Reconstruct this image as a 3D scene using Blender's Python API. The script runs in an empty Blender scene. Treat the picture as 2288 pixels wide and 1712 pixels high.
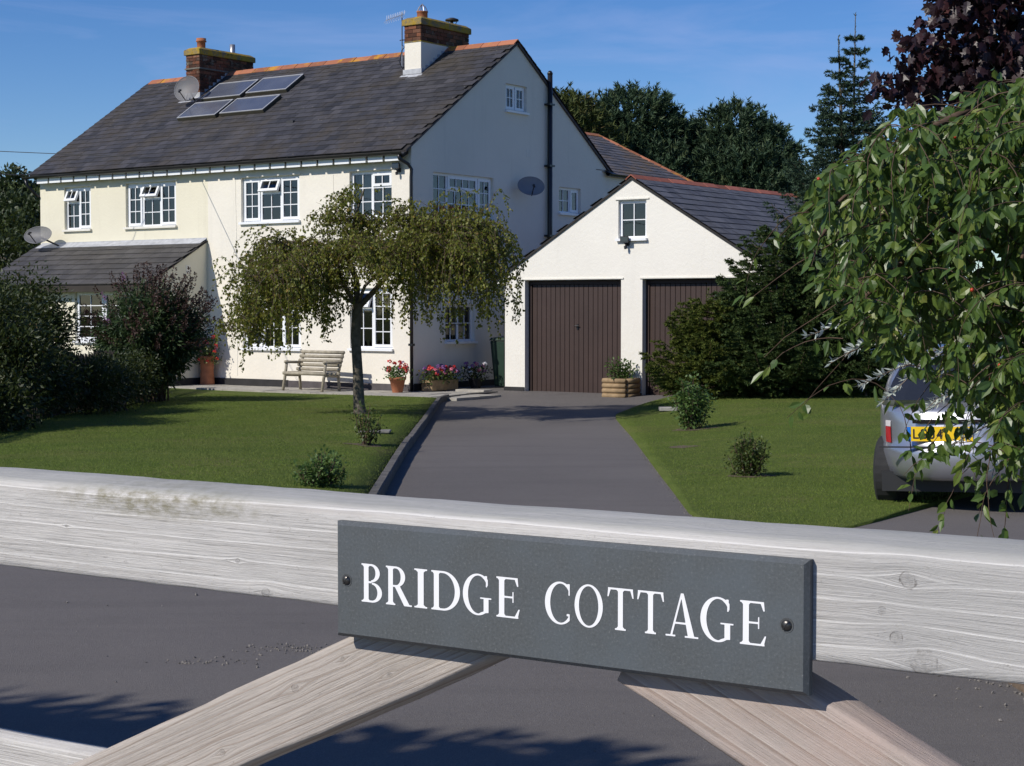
import bpy, bmesh, math, random
import numpy as np
from mathutils import Matrix, Vector
R_ = math.radians
rng = np.random.default_rng(7)
random.seed(7)
SC = bpy.context.scene
COL = SC.collection

# ------------------------------------------------------------------ camera
EYE = 1.62
cam_d = bpy.data.cameras.new('camera'); cam = bpy.data.objects.new('camera', cam_d); COL.objects.link(cam)
cam_d.sensor_width = 36.0; cam_d.lens = 59.96; cam_d.clip_start = 0.05; cam_d.clip_end = 3000
cam.location = (0, 0, EYE); cam.rotation_euler = (R_(90) - 0.0439, 0, 0)
SC.camera = cam

# ------------------------------------------------------------------ sun and sky
YAW = 0.6207
RX = np.array([math.cos(YAW), -math.sin(YAW), 0.0])      # along the cottage front, to the right
BK = np.array([math.sin(YAW), math.cos(YAW), 0.0])       # into the cottage
SUN = -BK - 0.36 * RX + np.array([0, 0, 0.83]); SUN /= np.linalg.norm(SUN)
EL = math.asin(SUN[2]); AZ = math.atan2(SUN[0], SUN[1])
sd = bpy.data.lights.new('sun', 'SUN'); sd.energy = 4.0; sd.angle = R_(0.5); sd.color = (1.0, 0.945, 0.86)
so = bpy.data.objects.new('sun', sd); COL.objects.link(so)
so.rotation_euler = Vector(SUN).to_track_quat('Z', 'Y').to_euler()
W = bpy.data.worlds.new('World'); SC.world = W; W.use_nodes = True
nt = W.node_tree; nt.nodes.clear()
out = nt.nodes.new('ShaderNodeOutputWorld'); bg = nt.nodes.new('ShaderNodeBackground')
sky = nt.nodes.new('ShaderNodeTexSky'); sky.sky_type = 'NISHITA'; sky.sun_disc = False
sky.sun_elevation = EL; sky.sun_rotation = AZ; sky.altitude = 0; sky.air_density = 0.85; sky.dust_density = 0.15; sky.ozone_density = 4.5
bg.inputs['Strength'].default_value = 0.10
tc = nt.nodes.new('ShaderNodeTexCoord')
mp = nt.nodes.new('ShaderNodeMapping'); mp.inputs['Rotation'].default_value = (0.0, R_(12), R_(20)); mp.inputs['Scale'].default_value = (2.2, 4.0, 13.0)
nz = nt.nodes.new('ShaderNodeTexNoise'); nz.inputs['Scale'].default_value = 1.5; nz.inputs['Detail'].default_value = 7; nz.inputs['Roughness'].default_value = 0.55; nz.inputs['Distortion'].default_value = 0.9
rp = nt.nodes.new('ShaderNodeValToRGB'); rp.color_ramp.elements[0].position = 0.50; rp.color_ramp.elements[1].position = 0.86
rp.color_ramp.elements[0].color = (0, 0, 0, 1); rp.color_ramp.elements[1].color = (0.55, 0.55, 0.55, 1)
mx = nt.nodes.new('ShaderNodeMix'); mx.data_type = 'RGBA'
hs = nt.nodes.new('ShaderNodeHueSaturation'); hs.inputs['Saturation'].default_value = 1.26; hs.inputs['Hue'].default_value = 0.512
mx.inputs[7].default_value = (3.7, 4.5, 7.6, 1)
L = nt.links.new
L(tc.outputs['Generated'], mp.inputs['Vector']); L(mp.outputs['Vector'], nz.inputs['Vector']); L(nz.outputs['Fac'], rp.inputs['Fac'])
L(rp.outputs['Color'], mx.inputs[0]); L(sky.outputs['Color'], hs.inputs['Color']); L(hs.outputs['Color'], mx.inputs[6])
L(mx.outputs[2], bg.inputs['Color']); L(bg.outputs[0], out.inputs['Surface'])
SC.view_settings.view_transform = 'Standard'; SC.view_settings.look = 'None'
SC.view_settings.exposure = 0.12; SC.view_settings.gamma = 1.0; SC.view_settings.use_curve_mapping = False
SC.render.engine = 'CYCLES'
SC.cycles.max_bounces = 8; SC.cycles.transparent_max_bounces = 12; SC.cycles.use_denoising = True

# ------------------------------------------------------------------ materials
class NT:
    def __init__(s, name):
        s.m = bpy.data.materials.new(name); s.m.use_nodes = True; s.t = s.m.node_tree
        s.b = s.t.nodes['Principled BSDF']; s.o = s.t.nodes['Material Output']
    def n(s, typ, _d=None, **kw):
        x = s.t.nodes.new('ShaderNode' + typ)
        for k, v in (_d or {}).items(): setattr(x, k, v)
        for k, v in kw.items():
            key = int(k[1:]) if k[0] == '_' else k
            if isinstance(v, bpy.types.NodeSocket): s.t.links.new(v, x.inputs[key])
            else: x.inputs[key].default_value = v
        return x
    def link(s, a, b): s.t.links.new(a, b)
    def co(s, space='obj', scale=(1, 1, 1), rot=(0, 0, 0), loc=(0, 0, 0)):
        if space == 'world': v = s.n('NewGeometry').outputs['Position']
        else: v = s.n('TexCoord').outputs['Object']
        m = s.n('Mapping', Vector=v, Scale=scale, Rotation=rot, Location=loc)
        return m.outputs['Vector']
    def noise(s, vec, scale, detail=5, rough=0.6, dist=0.0):
        return s.n('TexNoise', Vector=vec, Scale=scale, Detail=detail, Roughness=rough, Distortion=dist).outputs['Fac']
    def ramp(s, f, stops):
        r = s.n('ValToRGB', Fac=f); e = r.color_ramp.elements
        while len(e) < len(stops): e.new(0.5)
        for i, (p, c) in enumerate(stops):
            e[i].position = p
            e[i].color = (c, c, c, 1) if isinstance(c, (int, float)) else (*c, 1)
        return r.outputs['Color']
    def mix(s, f, a, b, mode='MIX'):
        x = s.n('Mix', {'data_type': 'RGBA', 'blend_type': mode})
        for i, v in ((0, f), (6, a), (7, b)):
            if isinstance(v, bpy.types.NodeSocket): s.link(v, x.inputs[i])
            else: x.inputs[i].default_value = v if i == 0 else (*v, 1)
        return x.outputs[2]
    def math(s, op, a, b=0.0, clamp=False):
        x = s.n('Math', {'operation': op, 'use_clamp': clamp})
        for i, v in ((0, a), (1, b)):
            if isinstance(v, bpy.types.NodeSocket): s.link(v, x.inputs[i])
            else: x.inputs[i].default_value = v
        return x.outputs[0]
    def tint(s): return s.n('Attribute', {'attribute_name': 'tint'}).outputs['Fac']
    def bump(s, h, strength, dist=0.01, prev=None):
        x = s.n('Bump', Height=h, Strength=strength, Distance=dist)
        if prev is not None: s.link(prev, x.inputs['Normal'])
        return x.outputs['Normal']
    def fin(s, col=None, rough=0.8, normal=None, spec=0.4, metal=0.0, coat=0.0):
        b = s.b
        if col is not None:
            if isinstance(col, bpy.types.NodeSocket): s.link(col, b.inputs['Base Color'])
            else: b.inputs['Base Color'].default_value = (*col, 1)
        if isinstance(rough, bpy.types.NodeSocket): s.link(rough, b.inputs['Roughness'])
        else: b.inputs['Roughness'].default_value = rough
        b.inputs['Specular IOR Level'].default_value = spec; b.inputs['Metallic'].default_value = metal
        b.inputs['Coat Weight'].default_value = coat
        if normal is not None: s.link(normal, b.inputs['Normal'])
        return s.m

def simple(name, c, rough=0.7, vary=0.12, scale=6.0, spec=0.4, metal=0.0, bump=0.0, bscale=40.0, space='obj'):
    t = NT(name); v = t.co(space)
    f = t.noise(v, scale)
    lo = tuple(x * (1 - vary) for x in c); hi = tuple(min(1, x * (1 + vary)) for x in c)
    col = t.ramp(f, [(0.3, lo), (0.7, hi)])
    nrm = t.bump(t.noise(v, bscale), bump, 0.01) if bump else None
    return t.fin(col, rough, nrm, spec, metal)

def render_wall(name, c, dirt):
    t = NT(name); v = t.co('world')
    big = t.noise(v, 0.55, 6, 0.62); mid = t.noise(v, 3.0, 5)
    vert = t.noise(t.co('world', (2.4, 2.4, 0.25)), 1.6, 5)
    col = t.ramp(big, [(0.25, tuple(x * 0.93 for x in c)), (0.75, tuple(min(1, x * 1.04) for x in c))])
    col = t.mix(t.ramp(vert, [(0.56, 0.0), (0.8, 0.22)]), col, dirt)
    col = t.mix(t.ramp(mid, [(0.62, 0.0), (0.85, 0.12)]), col, dirt)
    nrm = t.bump(t.noise(v, 16, 4, 0.7), 0.5, 0.012)
    nrm = t.bump(t.noise(v, 85, 3), 0.35, 0.004, nrm)
    return t.fin(col, 0.92, nrm, 0.15)

def slate_mat(name, dark, lightc, lichen, lich_amt, rough=0.62):
    t = NT(name); v = t.co('world'); ti = t.tint()
    col = t.mix(ti, dark, lightc)
    patch = t.noise(v, 0.75, 7, 0.7)
    col = t.mix(t.ramp(patch, [(0.46, 0.0), (0.60, 0.75)]), col, lichen)
    col = t.mix(t.ramp(t.noise(v, 1.25, 7, 0.72, 0.4), [(0.52, 0.0), (0.66, 0.5)]), col, tuple(min(1, x * 1.25) for x in lightc))
    streak = t.noise(t.co('world', (1.6, 1.6, 0.5)), 1.8, 5, 0.7)
    col = t.mix(t.ramp(streak, [(0.55, 0.0), (0.75, 0.65)]), col, tuple(x * 0.5 for x in dark))
    spots = t.n('TexVoronoi', Vector=v, Scale=7.0).outputs['Distance']
    spk = t.math('MULTIPLY', t.ramp(spots, [(0.05, 1.0), (0.13, 0.0)]), t.ramp(t.noise(v, 1.3, 3), [(0.5, 0.0), (0.62, lich_amt)]))
    col = t.mix(spk, col, (0.30, 0.28, 0.22))
    nrm = t.bump(t.noise(v, 30, 5), 0.3, 0.006)
    return t.fin(col, rough, nrm, 0.45)

def orange_lichen_tile(name, base, l_amt):
    t = NT(name); v = t.co('world'); ti = t.tint()
    col = t.mix(ti, tuple(x * 0.7 for x in base), tuple(min(1, x * 1.3) for x in base))
    f = t.noise(v, 2.6, 6, 0.7)
    col = t.mix(t.ramp(f, [(0.52, 0.0), (0.62, l_amt)]), col, (0.50, 0.25, 0.03))
    g = t.noise(v, 5.0, 5, 0.7)
    col = t.mix(t.ramp(g, [(0.6, 0.0), (0.72, 0.7)]), col, (0.10, 0.085, 0.07))
    return t.fin(col, 0.85, t.bump(t.noise(v, 40), 0.4, 0.006), 0.2)

def brick_mat(name):
    t = NT(name); v = t.co('world'); ti = t.tint()
    col = t.ramp(ti, [(0.0, (0.055, 0.03, 0.022)), (0.4, (0.14, 0.055, 0.035)), (0.75, (0.22, 0.09, 0.05)), (1.0, (0.10, 0.06, 0.045))])
    f = t.noise(v, 6.0, 6, 0.7)
    col = t.mix(t.ramp(f, [(0.55, 0.0), (0.68, 0.75)]), col, (0.27, 0.25, 0.20))
    g = t.noise(v, 2.0, 6, 0.7)
    col = t.mix(t.ramp(g, [(0.5, 0.0), (0.7, 0.75)]), col, (0.025, 0.022, 0.018))
    return t.fin(col, 0.9, t.bump(t.noise(v, 60), 0.5, 0.006), 0.15)

def lichen_stone(name, base):
    t = NT(name); v = t.co('world')
    f = t.noise(v, 4.5, 6, 0.72)
    col = t.mix(t.ramp(f, [(0.42, 0.0), (0.56, 0.9)]), base, (0.42, 0.27, 0.03))
    g = t.noise(v, 9.0, 5, 0.7)
    col = t.mix(t.ramp(g, [(0.55, 0.0), (0.7, 0.8)]), col, (0.06, 0.07, 0.03))
    return t.fin(col, 0.9, t.bump(t.noise(v, 35), 0.6, 0.01), 0.15)

def asphalt_mat():
    t = NT('asphalt'); v = t.co('world')
    agg = t.n('TexVoronoi', Vector=v, Scale=230.0)
    c1 = t.ramp(agg.outputs['Color'], [(0.0, (0.088, 0.081, 0.077)), (0.55, (0.125, 0.115, 0.109)), (0.86, (0.162, 0.150, 0.142)), (1.0, (0.20, 0.19, 0.18))])
    col = t.mix(0.82, (0.124, 0.110, 0.100), c1)
    chip = t.noise(v, 120, 4, 0.8)
    col = t.mix(t.ramp(chip, [(0.60, 0.0), (0.68, 0.6)]), col, (0.26, 0.24, 0.22))
    col = t.mix(t.ramp(chip, [(0.30, 0.75), (0.40, 0.0)]), col, (0.04, 0.037, 0.035))
    big = t.noise(v, 0.35, 6, 0.6, 0.4)
    col = t.mix(t.ramp(big, [(0.35, 0.0), (0.7, 0.5)]), col, (0.175, 0.160, 0.150))
    st = t.noise(t.co('world', (0.35, 2.2, 1)), 1.1, 6, 0.65)
    col = t.mix(t.ramp(st, [(0.5, 0.0), (0.72, 0.4)]), col, (0.090, 0.083, 0.079))
    wh = t.n('TexVoronoi', Vector=v, Scale=34.0)
    col = t.mix(t.math('MULTIPLY', t.ramp(wh.outputs['Distance'], [(0.05, 1.0), (0.09, 0.0)]), t.ramp(t.noise(v, 8.0, 2), [(0.6, 0.0), (0.66, 0.7)])), col, (0.34, 0.31, 0.27))
    nrm = t.bump(agg.outputs['Distance'], 0.5, 0.004)
    nrm = t.bump(t.noise(v, 3.0, 4), 0.25, 0.03, nrm)
    return t.fin(col, 0.88, nrm, 0.25)

def soil_grass_mat(name, g1, g2, dry):
    t = NT(name); v = t.co('world')
    f = t.noise(v, 1.3, 6, 0.65); h = t.noise(v, 26, 5, 0.7)
    col = t.mix(t.ramp(f, [(0.35, 0.0), (0.7, 1.0)]), g1, g2)
    col = t.mix(t.ramp(t.noise(v, 0.5, 5, 0.7), [(0.5, 0.0), (0.68, 0.7)]), col, dry)
    col = t.mix(t.ramp(h, [(0.4, 0.0), (0.75, 0.55)]), col, tuple(x * 0.45 for x in g1))
    return t.fin(col, 0.95, t.bump(h, 0.8, 0.03), 0.1)

def leaf_mat(name, stops, trans=0.3, rough=0.5, spec=0.35, patch=0.0):
    t = NT(name); ti = t.tint()
    col = t.ramp(ti, stops)
    if patch:
        col = t.mix(t.ramp(t.noise(t.co('world'), patch, 3), [(0.4, 0.0), (0.65, 0.5)]), col, stops[-1][1])
    t.fin(col, rough, None, spec)
    tr = t.n('BsdfTranslucent', Color=t.mix(0.5, col, tuple(min(1, c * 2.2) for c in stops[len(stops) // 2][1])))
    ms = t.n('MixShader', Fac=trans); t.link(t.b.outputs[0], ms.inputs[1]); t.link(tr.outputs[0], ms.inputs[2])
    t.link(ms.outputs[0], t.o.inputs['Surface'])
    return t.m

def grass_blade_mat():
    t = NT('grass_blade'); ti = t.tint(); v = t.co('world')
    col = t.ramp(ti, [(0.0, (0.075, 0.125, 0.016)), (0.5, (0.165, 0.235, 0.036)), (0.85, (0.23, 0.285, 0.060)), (1.0, (0.28, 0.25, 0.10))])
    big = t.noise(v, 0.45, 5, 0.65)
    col = t.mix(t.ramp(big, [(0.4, 0.0), (0.66, 0.65)]), col, (0.185, 0.190, 0.060))
    col = t.mix(t.ramp(t.noise(v, 1.7, 4, 0.65), [(0.45, 0.0), (0.7, 0.55)]), col, (0.075, 0.140, 0.020))
    t.fin(col, 0.6, None, 0.25)
    tr = t.n('BsdfTranslucent', Color=col)
    ms = t.n('MixShader', Fac=0.3); t.link(t.b.outputs[0], ms.inputs[1]); t.link(tr.outputs[0], ms.inputs[2])
    t.link(ms.outputs[0], t.o.inputs['Surface'])
    return t.m

def glass_mat(name='window_glass', tintc=(0.55, 0.58, 0.57), ior=1.75):
    t = NT(name)
    g = t.n('BsdfGlossy', Color=(1, 1, 1, 1), Roughness=0.015); tr = t.n('BsdfTransparent', Color=(*tintc, 1))
    v = t.co('world'); nrm = t.bump(t.noise(v, 1.1, 2), 0.12, 0.02); t.link(nrm, g.inputs['Normal'])
    fr = t.n('Fresnel', IOR=ior)
    ms = t.n('MixShader', Fac=fr.outputs[0]); t.link(tr.outputs[0], ms.inputs[1]); t.link(g.outputs[0], ms.inputs[2])
    t.link(ms.outputs[0], t.o.inputs['Surface'])
    return t.m

RAIL_KNOTS = [(0.532, -0.0098, 0.0060), (0.512, -0.0347, 0.0032), (0.5237, -0.0542, 0.0048), (0.5455, -0.071, 0.0095), (-0.0909, -0.0755, 0.0045), (-0.1255, -0.0481, 0.0025), (-0.3559, -0.030, 0.0018)]
BRACE_KNOTS = [(0.105, 0.012, 0.003), (0.215, -0.012, 0.004), (0.15, -0.018, 0.0025), (0.33, 0.016, 0.0035)]
def wood_mat(name, base, line, crest, knots, ring, seed, algae=None, pink=None, ringmix=0.7, right_grey=None):
    """weathered softwood: grain runs along the object's own X; knots are (x, z, radius) on the face"""
    t = NT(name)
    oc = t.n('TexCoord').outputs['Object']
    sep = t.n('SeparateXYZ', Vector=oc); X, Y, Z = sep.outputs
    wobble = t.noise(t.n('Mapping', Vector=oc, Scale=(150, 150, 150)).outputs[0], 1.0, 4, 0.6)
    warp = None; kmask = None; kring = None
    for (kx, kz, kr) in knots:
        dx = t.math('MULTIPLY', t.math('SUBTRACT', X, kx), 0.62); dz = t.math('SUBTRACT', Z, kz)
        d = t.math('SQRT', t.math('ADD', t.math('MULTIPLY', dx, dx), t.math('MULTIPLY', dz, dz)))
        w = t.math('POWER', 2.718, t.math('MULTIPLY', t.math('DIVIDE', d, kr), -0.55))
        pull = t.math('MULTIPLY', t.math('MULTIPLY', w, kr * 1.6), t.math('SIGN', dz))
        warp = pull if warp is None else t.math('ADD', warp, pull)
        d2x = t.math('SUBTRACT', X, kx)
        de = t.math('SQRT', t.math('ADD', t.math('MULTIPLY', d2x, d2x), t.math('MULTIPLY', dz, dz)))
        q = t.math('ADD', t.math('DIVIDE', de, kr), t.math('MULTIPLY', t.math('SUBTRACT', wobble, 0.5), 1.1))
        m = t.n('MapRange', {'clamp': True}, Value=q, **{'From Min': 0.72, 'From Max': 1.0, 'To Min': 1.0, 'To Max': 0.0}).outputs[0]
        kmask = m if kmask is None else t.math('MAXIMUM', kmask, m)
        r = t.n('MapRange', {'clamp': True}, Value=t.math('ABSOLUTE', t.math('SUBTRACT', q, 1.02)), **{'From Min': 0.03, 'From Max': 0.16, 'To Min': 1.0, 'To Max': 0.0}).outputs[0]
        kring = r if kring is None else t.math('MAXIMUM', kring, r)
    zz = t.math('SUBTRACT', Z, warp)
    gv = t.n('CombineXYZ', X=t.math('MULTIPLY', X, 1.0), Y=t.math('MULTIPLY', Y, 9.0), Z=t.math('MULTIPLY', zz, 9.0)).outputs[0]
    gv = t.n('Mapping', Vector=gv, Location=(seed, seed * 1.7, seed * 0.3)).outputs[0]
    low = t.noise(gv, 1.6, 2)
    rings = t.n('TexWave', {'wave_type': 'BANDS', 'bands_direction': 'Z', 'wave_profile': 'SAW'}, Vector=gv, Scale=ring, Distortion=2.2, Detail=3, **{'Detail Scale': 1.2}).outputs['Fac']
    fine_v = t.n('CombineXYZ', X=t.math('MULTIPLY', X, 6.0), Y=t.math('MULTIPLY', Y, 420.0), Z=t.math('MULTIPLY', zz, 420.0)).outputs[0]
    fine = t.noise(fine_v, 1.0, 6, 0.7)
    grain2 = t.noise(t.n('CombineXYZ', X=t.math('MULTIPLY', X, 5.0), Y=t.math('MULTIPLY', Y, 120.0), Z=t.math('MULTIPLY', zz, 120.0)).outputs[0], 1.0, 4, 0.6)
    col = t.mix(t.ramp(fine, [(0.3, 0.0), (0.7, 1.0)]), tuple(x * 0.82 for x in base), tuple(min(1, x * 1.12) for x in base))
    col = t.mix(t.ramp(rings, [(0.70, 0.0), (0.93, ringmix), (1.0, ringmix * 0.3)]), col, line)
    col = t.mix(t.ramp(grain2, [(0.55, 0.0), (0.72, 0.5)]), col, line)
    dash = t.noise(t.n('CombineXYZ', X=t.math('MULTIPLY', X, 17.0), Y=t.math('MULTIPLY', Y, 620.0), Z=t.math('MULTIPLY', zz, 480.0)).outputs[0], 1.0, 5, 0.7)
    col = t.mix(t.ramp(dash, [(0.60, 0.0), (0.70, 0.75)]), col, tuple(x * 0.55 for x in line))
    blot = t.noise(t.n('Mapping', Vector=oc, Scale=(16, 30, 34)).outputs[0], 1.0, 6, 0.68)
    col = t.mix(t.ramp(blot, [(0.46, 0.0), (0.72, 0.5)]), col, tuple(x * 0.72 for x in base))
    if right_grey is not None:
        gm = t.n('MapRange', {'clamp': True}, Value=t.math('ADD', X, t.math('MULTIPLY', blot, 0.12)), **{'From Min': 0.44, 'From Max': 0.60, 'To Min': 0.0, 'To Max': 0.75}).outputs[0]
        col = t.mix(gm, col, right_grey)
    col = t.mix(t.ramp(rings, [(0.0, 0.75), (0.1, 0.0)]), col, crest)
    speck = t.noise(t.n('Mapping', Vector=oc, Scale=(120, 160, 160)).outputs[0], 1.0, 5, 0.75)
    col = t.mix(t.ramp(speck, [(0.62, 0.0), (0.74, 0.6)]), col, tuple(x * 0.62 for x in line))
    if pink is not None:
        col = t.mix(t.ramp(t.noise(oc, 9, 4), [(0.45, 0.0), (0.7, 0.6)]), col, pink)
    if algae is not None:
        ax, az, sx, sz = algae
        e = t.math('ADD', t.math('POWER', t.math('ABSOLUTE', t.math('DIVIDE', t.math('SUBTRACT', X, ax), sx)), 2.0), t.math('POWER', t.math('ABSOLUTE', t.math('DIVIDE', t.math('SUBTRACT', Z, az), sz)), 2.0))
        fall = t.n('MapRange', {'clamp': True}, Value=e, **{'From Min': 0.1, 'From Max': 1.1, 'To Min': 1.0, 'To Max': 0.0}).outputs[0]
        am = t.math('MULTIPLY', fall, t.ramp(t.noise(t.n('Mapping', Vector=oc, Scale=(60, 60, 130)).outputs[0], 1.0, 6, 0.75), [(0.38, 0.0), (0.66, 1.0)]))
        col = t.mix(t.math('MULTIPLY', am, 0.8), col, (0.16, 0.14, 0.06))
    if right_grey is not None:   # grey-green film where rain lies on the rail's top
        tm = t.n('MapRange', {'clamp': True}, Value=Z, **{'From Min': 0.0085, 'From Max': 0.0125, 'To Min': 0.0, 'To Max': 1.0}).outputs[0]
        col = t.mix(t.math('MULTIPLY', tm, t.ramp(t.noise(t.n('Mapping', Vector=oc, Scale=(9, 160, 60)).outputs[0], 1.0, 6, 0.7), [(0.3, 0.25), (0.7, 0.75)])), col, (0.33, 0.335, 0.30))
    kn = t.mix(t.ramp(t.noise(t.n('Mapping', Vector=oc, Scale=(300, 300, 300)).outputs[0], 1.0, 4, 0.7), [(0.35, 0.0), (0.7, 1.0)]), tuple(x * 0.55 for x in base), tuple(x * 0.9 for x in base))
    col = t.mix(t.math('MULTIPLY', kmask, 0.7), col, kn)
    col = t.mix(t.math('MULTIPLY', kring, t.ramp(t.noise(oc, 90, 3), [(0.42, 0.0), (0.62, 0.8)])), col, (0.07, 0.055, 0.045))
    h = t.math('ADD', t.math('MULTIPLY', fine, 0.7), t.math('MULTIPLY', rings, 0.8))
    h = t.math('ADD', h, t.math('MULTIPLY', dash, -0.9))
    nrm = t.bump(h, 0.65, 0.0020)
    nrm = t.bump(low, 0.5, 0.006, nrm)
    nrm = t.bump(speck, 0.35, 0.0015, nrm)
    return t.fin(col, 0.85, nrm, 0.2)

def dull_paint(name, c, rough=0.5): return simple(name, c, rough, 0.08, 3.0)

M = {}
M['cream'] = render_wall('cream_render', (0.745, 0.70, 0.555), (0.45, 0.41, 0.31))
M['white_wall'] = render_wall('off_white_render', (0.78, 0.735, 0.64), (0.50, 0.47, 0.40))
M['garage_wall'] = render_wall('white_render', (0.78, 0.75, 0.675), (0.58, 0.55, 0.49))
M['plinth'] = simple('black_plinth_paint', (0.022, 0.021, 0.022), 0.75, 0.3, 5, bump=0.4)
M['plinth_grey'] = simple('grey_plinth_paint', (0.085, 0.075, 0.078), 0.85, 0.2, 5, bump=0.4)
M['slate'] = slate_mat('roof_slate', (0.024, 0.0235, 0.0255), (0.066, 0.063, 0.068), (0.058, 0.047, 0.032), 0.7)
M['slate_new'] = slate_mat('garage_slate', (0.085, 0.083, 0.088), (0.150, 0.146, 0.152), (0.10, 0.093, 0.085), 0.2)
M['tile'] = slate_mat('lean_to_tile', (0.046, 0.043, 0.042), (0.082, 0.077, 0.074), (0.064, 0.057, 0.048), 0.6)
M['slate_lichen'] = slate_mat('rear_slate', (0.075, 0.072, 0.074), (0.14, 0.13, 0.13), (0.20, 0.12, 0.03), 0.7)
M['deck'] = simple('roof_underlay', (0.03, 0.028, 0.027), 0.9)
M['ridge'] = orange_lichen_tile('ridge_tile_lichen', (0.34, 0.135, 0.075), 0.9)
M['ridge_new'] = orange_lichen_tile('ridge_tile_red', (0.36, 0.125, 0.085), 0.05)
M['brick'] = brick_mat('chimney_brick')
M['mortar'] = simple('mortar', (0.16, 0.145, 0.12), 0.95, 0.25, 12, bump=0.5)
M['capstone'] = lichen_stone('lichen_capping', (0.17, 0.15, 0.11))
M['lead'] = simple('lead_flashing', (0.42, 0.43, 0.45), 0.55, 0.2, 8, metal=0.0)
M['terracotta'] = simple('terracotta', (0.36, 0.135, 0.065), 0.85, 0.2, 9, bump=0.2)
M['steel'] = simple('dull_steel', (0.42, 0.42, 0.43), 0.4, 0.15, 10, metal=0.8)
M['iron'] = simple('dark_iron', (0.035, 0.034, 0.036), 0.55, 0.2, 10)
M['black_pipe'] = simple('black_plastic', (0.012, 0.012, 0.013), 0.35, 0.1, 4, spec=0.5)
M['upvc'] = simple('white_plastic_frame', (0.80, 0.81, 0.82), 0.35, 0.03, 3, spec=0.5)
M['sill'] = simple('painted_sill', (0.74, 0.71, 0.63), 0.7, 0.08, 6)
M['glass'] = glass_mat()
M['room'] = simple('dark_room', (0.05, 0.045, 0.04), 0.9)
M['curtain'] = simple('net_curtain', (0.62, 0.60, 0.56), 0.9, 0.1, 8)
M['brown_steel'] = simple('brown_painted_steel', (0.047, 0.0285, 0.023), 0.5, 0.10, 2.5, spec=0.4, space='world')
M['brown_frame'] = simple('dark_brown_timber', (0.035, 0.02, 0.016), 0.6)
M['wood_dark'] = simple('stained_rafter', (0.035, 0.028, 0.022), 0.8)
M['fence'] = simple('dark_creosoted_wood', (0.03, 0.025, 0.02), 0.9, 0.3, 9, bump=0.4)
M['concrete'] = simple('old_concrete', (0.20, 0.19, 0.17), 0.95, 0.3, 9, bump=0.6, space='world')
M['kerb'] = simple('mossy_concrete', (0.105, 0.098, 0.088), 0.95, 0.4, 7, bump=0.7, space='world')
M['slab'] = simple('pale_paving', (0.34, 0.32, 0.28), 0.95, 0.22, 6, bump=0.5, space='world')
M['asphalt'] = asphalt_mat()
M['turf'] = soil_grass_mat('turf', (0.085, 0.12, 0.024), (0.12, 0.155, 0.034), (0.16, 0.15, 0.055))
M['field'] = soil_grass_mat('field_grass', (0.10, 0.14, 0.035), (0.14, 0.17, 0.05), (0.16, 0.16, 0.06))
M['soil'] = simple('bare_soil', (0.11, 0.08, 0.055), 0.98, 0.35, 14, bump=0.8, space='world')
M['blade'] = grass_blade_mat()
M['bark'] = simple('grey_bark', (0.12, 0.105, 0.08), 0.95, 0.45, 14, bump=0.9, bscale=30)
M['twig'] = simple('brown_twig', (0.10, 0.065, 0.045), 0.9, 0.3, 20)
M['twig_light'] = simple('pale_twig', (0.22, 0.17, 0.13), 0.85, 0.3, 20)
M['birch_leaf'] = leaf_mat('birch_leaf', [(0.0, (0.080, 0.100, 0.014)), (0.45, (0.140, 0.160, 0.022)), (0.8, (0.200, 0.195, 0.032)), (1.0, (0.28, 0.19, 0.035))], 0.35)
M['apple_leaf'] = leaf_mat('crab_apple_leaf', [(0.0, (0.045, 0.088, 0.020)), (0.40, (0.080, 0.138, 0.028)), (0.75, (0.140, 0.195, 0.036)), (0.93, (0.23, 0.25, 0.055)), (1.0, (0.30, 0.22, 0.08))], 0.33, 0.38, 0.5)
M['maple_leaf'] = leaf_mat('purple_maple_leaf', [(0.0, (0.014, 0.007, 0.010)), (0.5, (0.026, 0.011, 0.014)), (0.85, (0.042, 0.016, 0.018)), (1.0, (0.075, 0.028, 0.028))], 0.15, 0.42, 0.4)
M['silver_leaf'] = leaf_mat('silver_leaf', [(0.0, (0.34, 0.39, 0.33)), (0.5, (0.50, 0.55, 0.48)), (1.0, (0.68, 0.72, 0.66))], 0.2)
M['spruce'] = leaf_mat('spruce_needle', [(0.0, (0.028, 0.052, 0.018)), (0.55, (0.052, 0.086, 0.024)), (0.88, (0.090, 0.120, 0.028)), (1.0, (0.14, 0.15, 0.04))], 0.12, 0.6, 0.2)
M['spruce_blue'] = leaf_mat('dark_spruce_needle', [(0.0, (0.028, 0.054, 0.034)), (0.6, (0.050, 0.085, 0.050)), (1.0, (0.08, 0.115, 0.06))], 0.12, 0.6, 0.2)
M['spruce_gold'] = leaf_mat('yellow_green_needle', [(0.0, (0.05, 0.078, 0.016)), (0.5, (0.098, 0.125, 0.022)), (1.0, (0.18, 0.18, 0.04))], 0.15, 0.6, 0.2)
M['pine'] = leaf_mat('pine_needle', [(0.0, (0.030, 0.056, 0.030)), (0.6, (0.056, 0.092, 0.046)), (1.0, (0.10, 0.13, 0.06))], 0.1, 0.6, 0.2)
M['pine_warm'] = leaf_mat('olive_pine_needle', [(0.0, (0.045, 0.062, 0.020)), (0.6, (0.085, 0.105, 0.030)), (1.0, (0.16, 0.12, 0.05))], 0.1, 0.6, 0.2)
M['buddleia'] = leaf_mat('buddleia_leaf', [(0.0, (0.026, 0.050, 0.018)), (0.55, (0.046, 0.078, 0.026)), (1.0, (0.085, 0.12, 0.04))], 0.2)
M['panicle'] = leaf_mat('spent_flower_spike', [(0.0, (0.035, 0.016, 0.012)), (1.0, (0.075, 0.038, 0.026))], 0.1)
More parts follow.
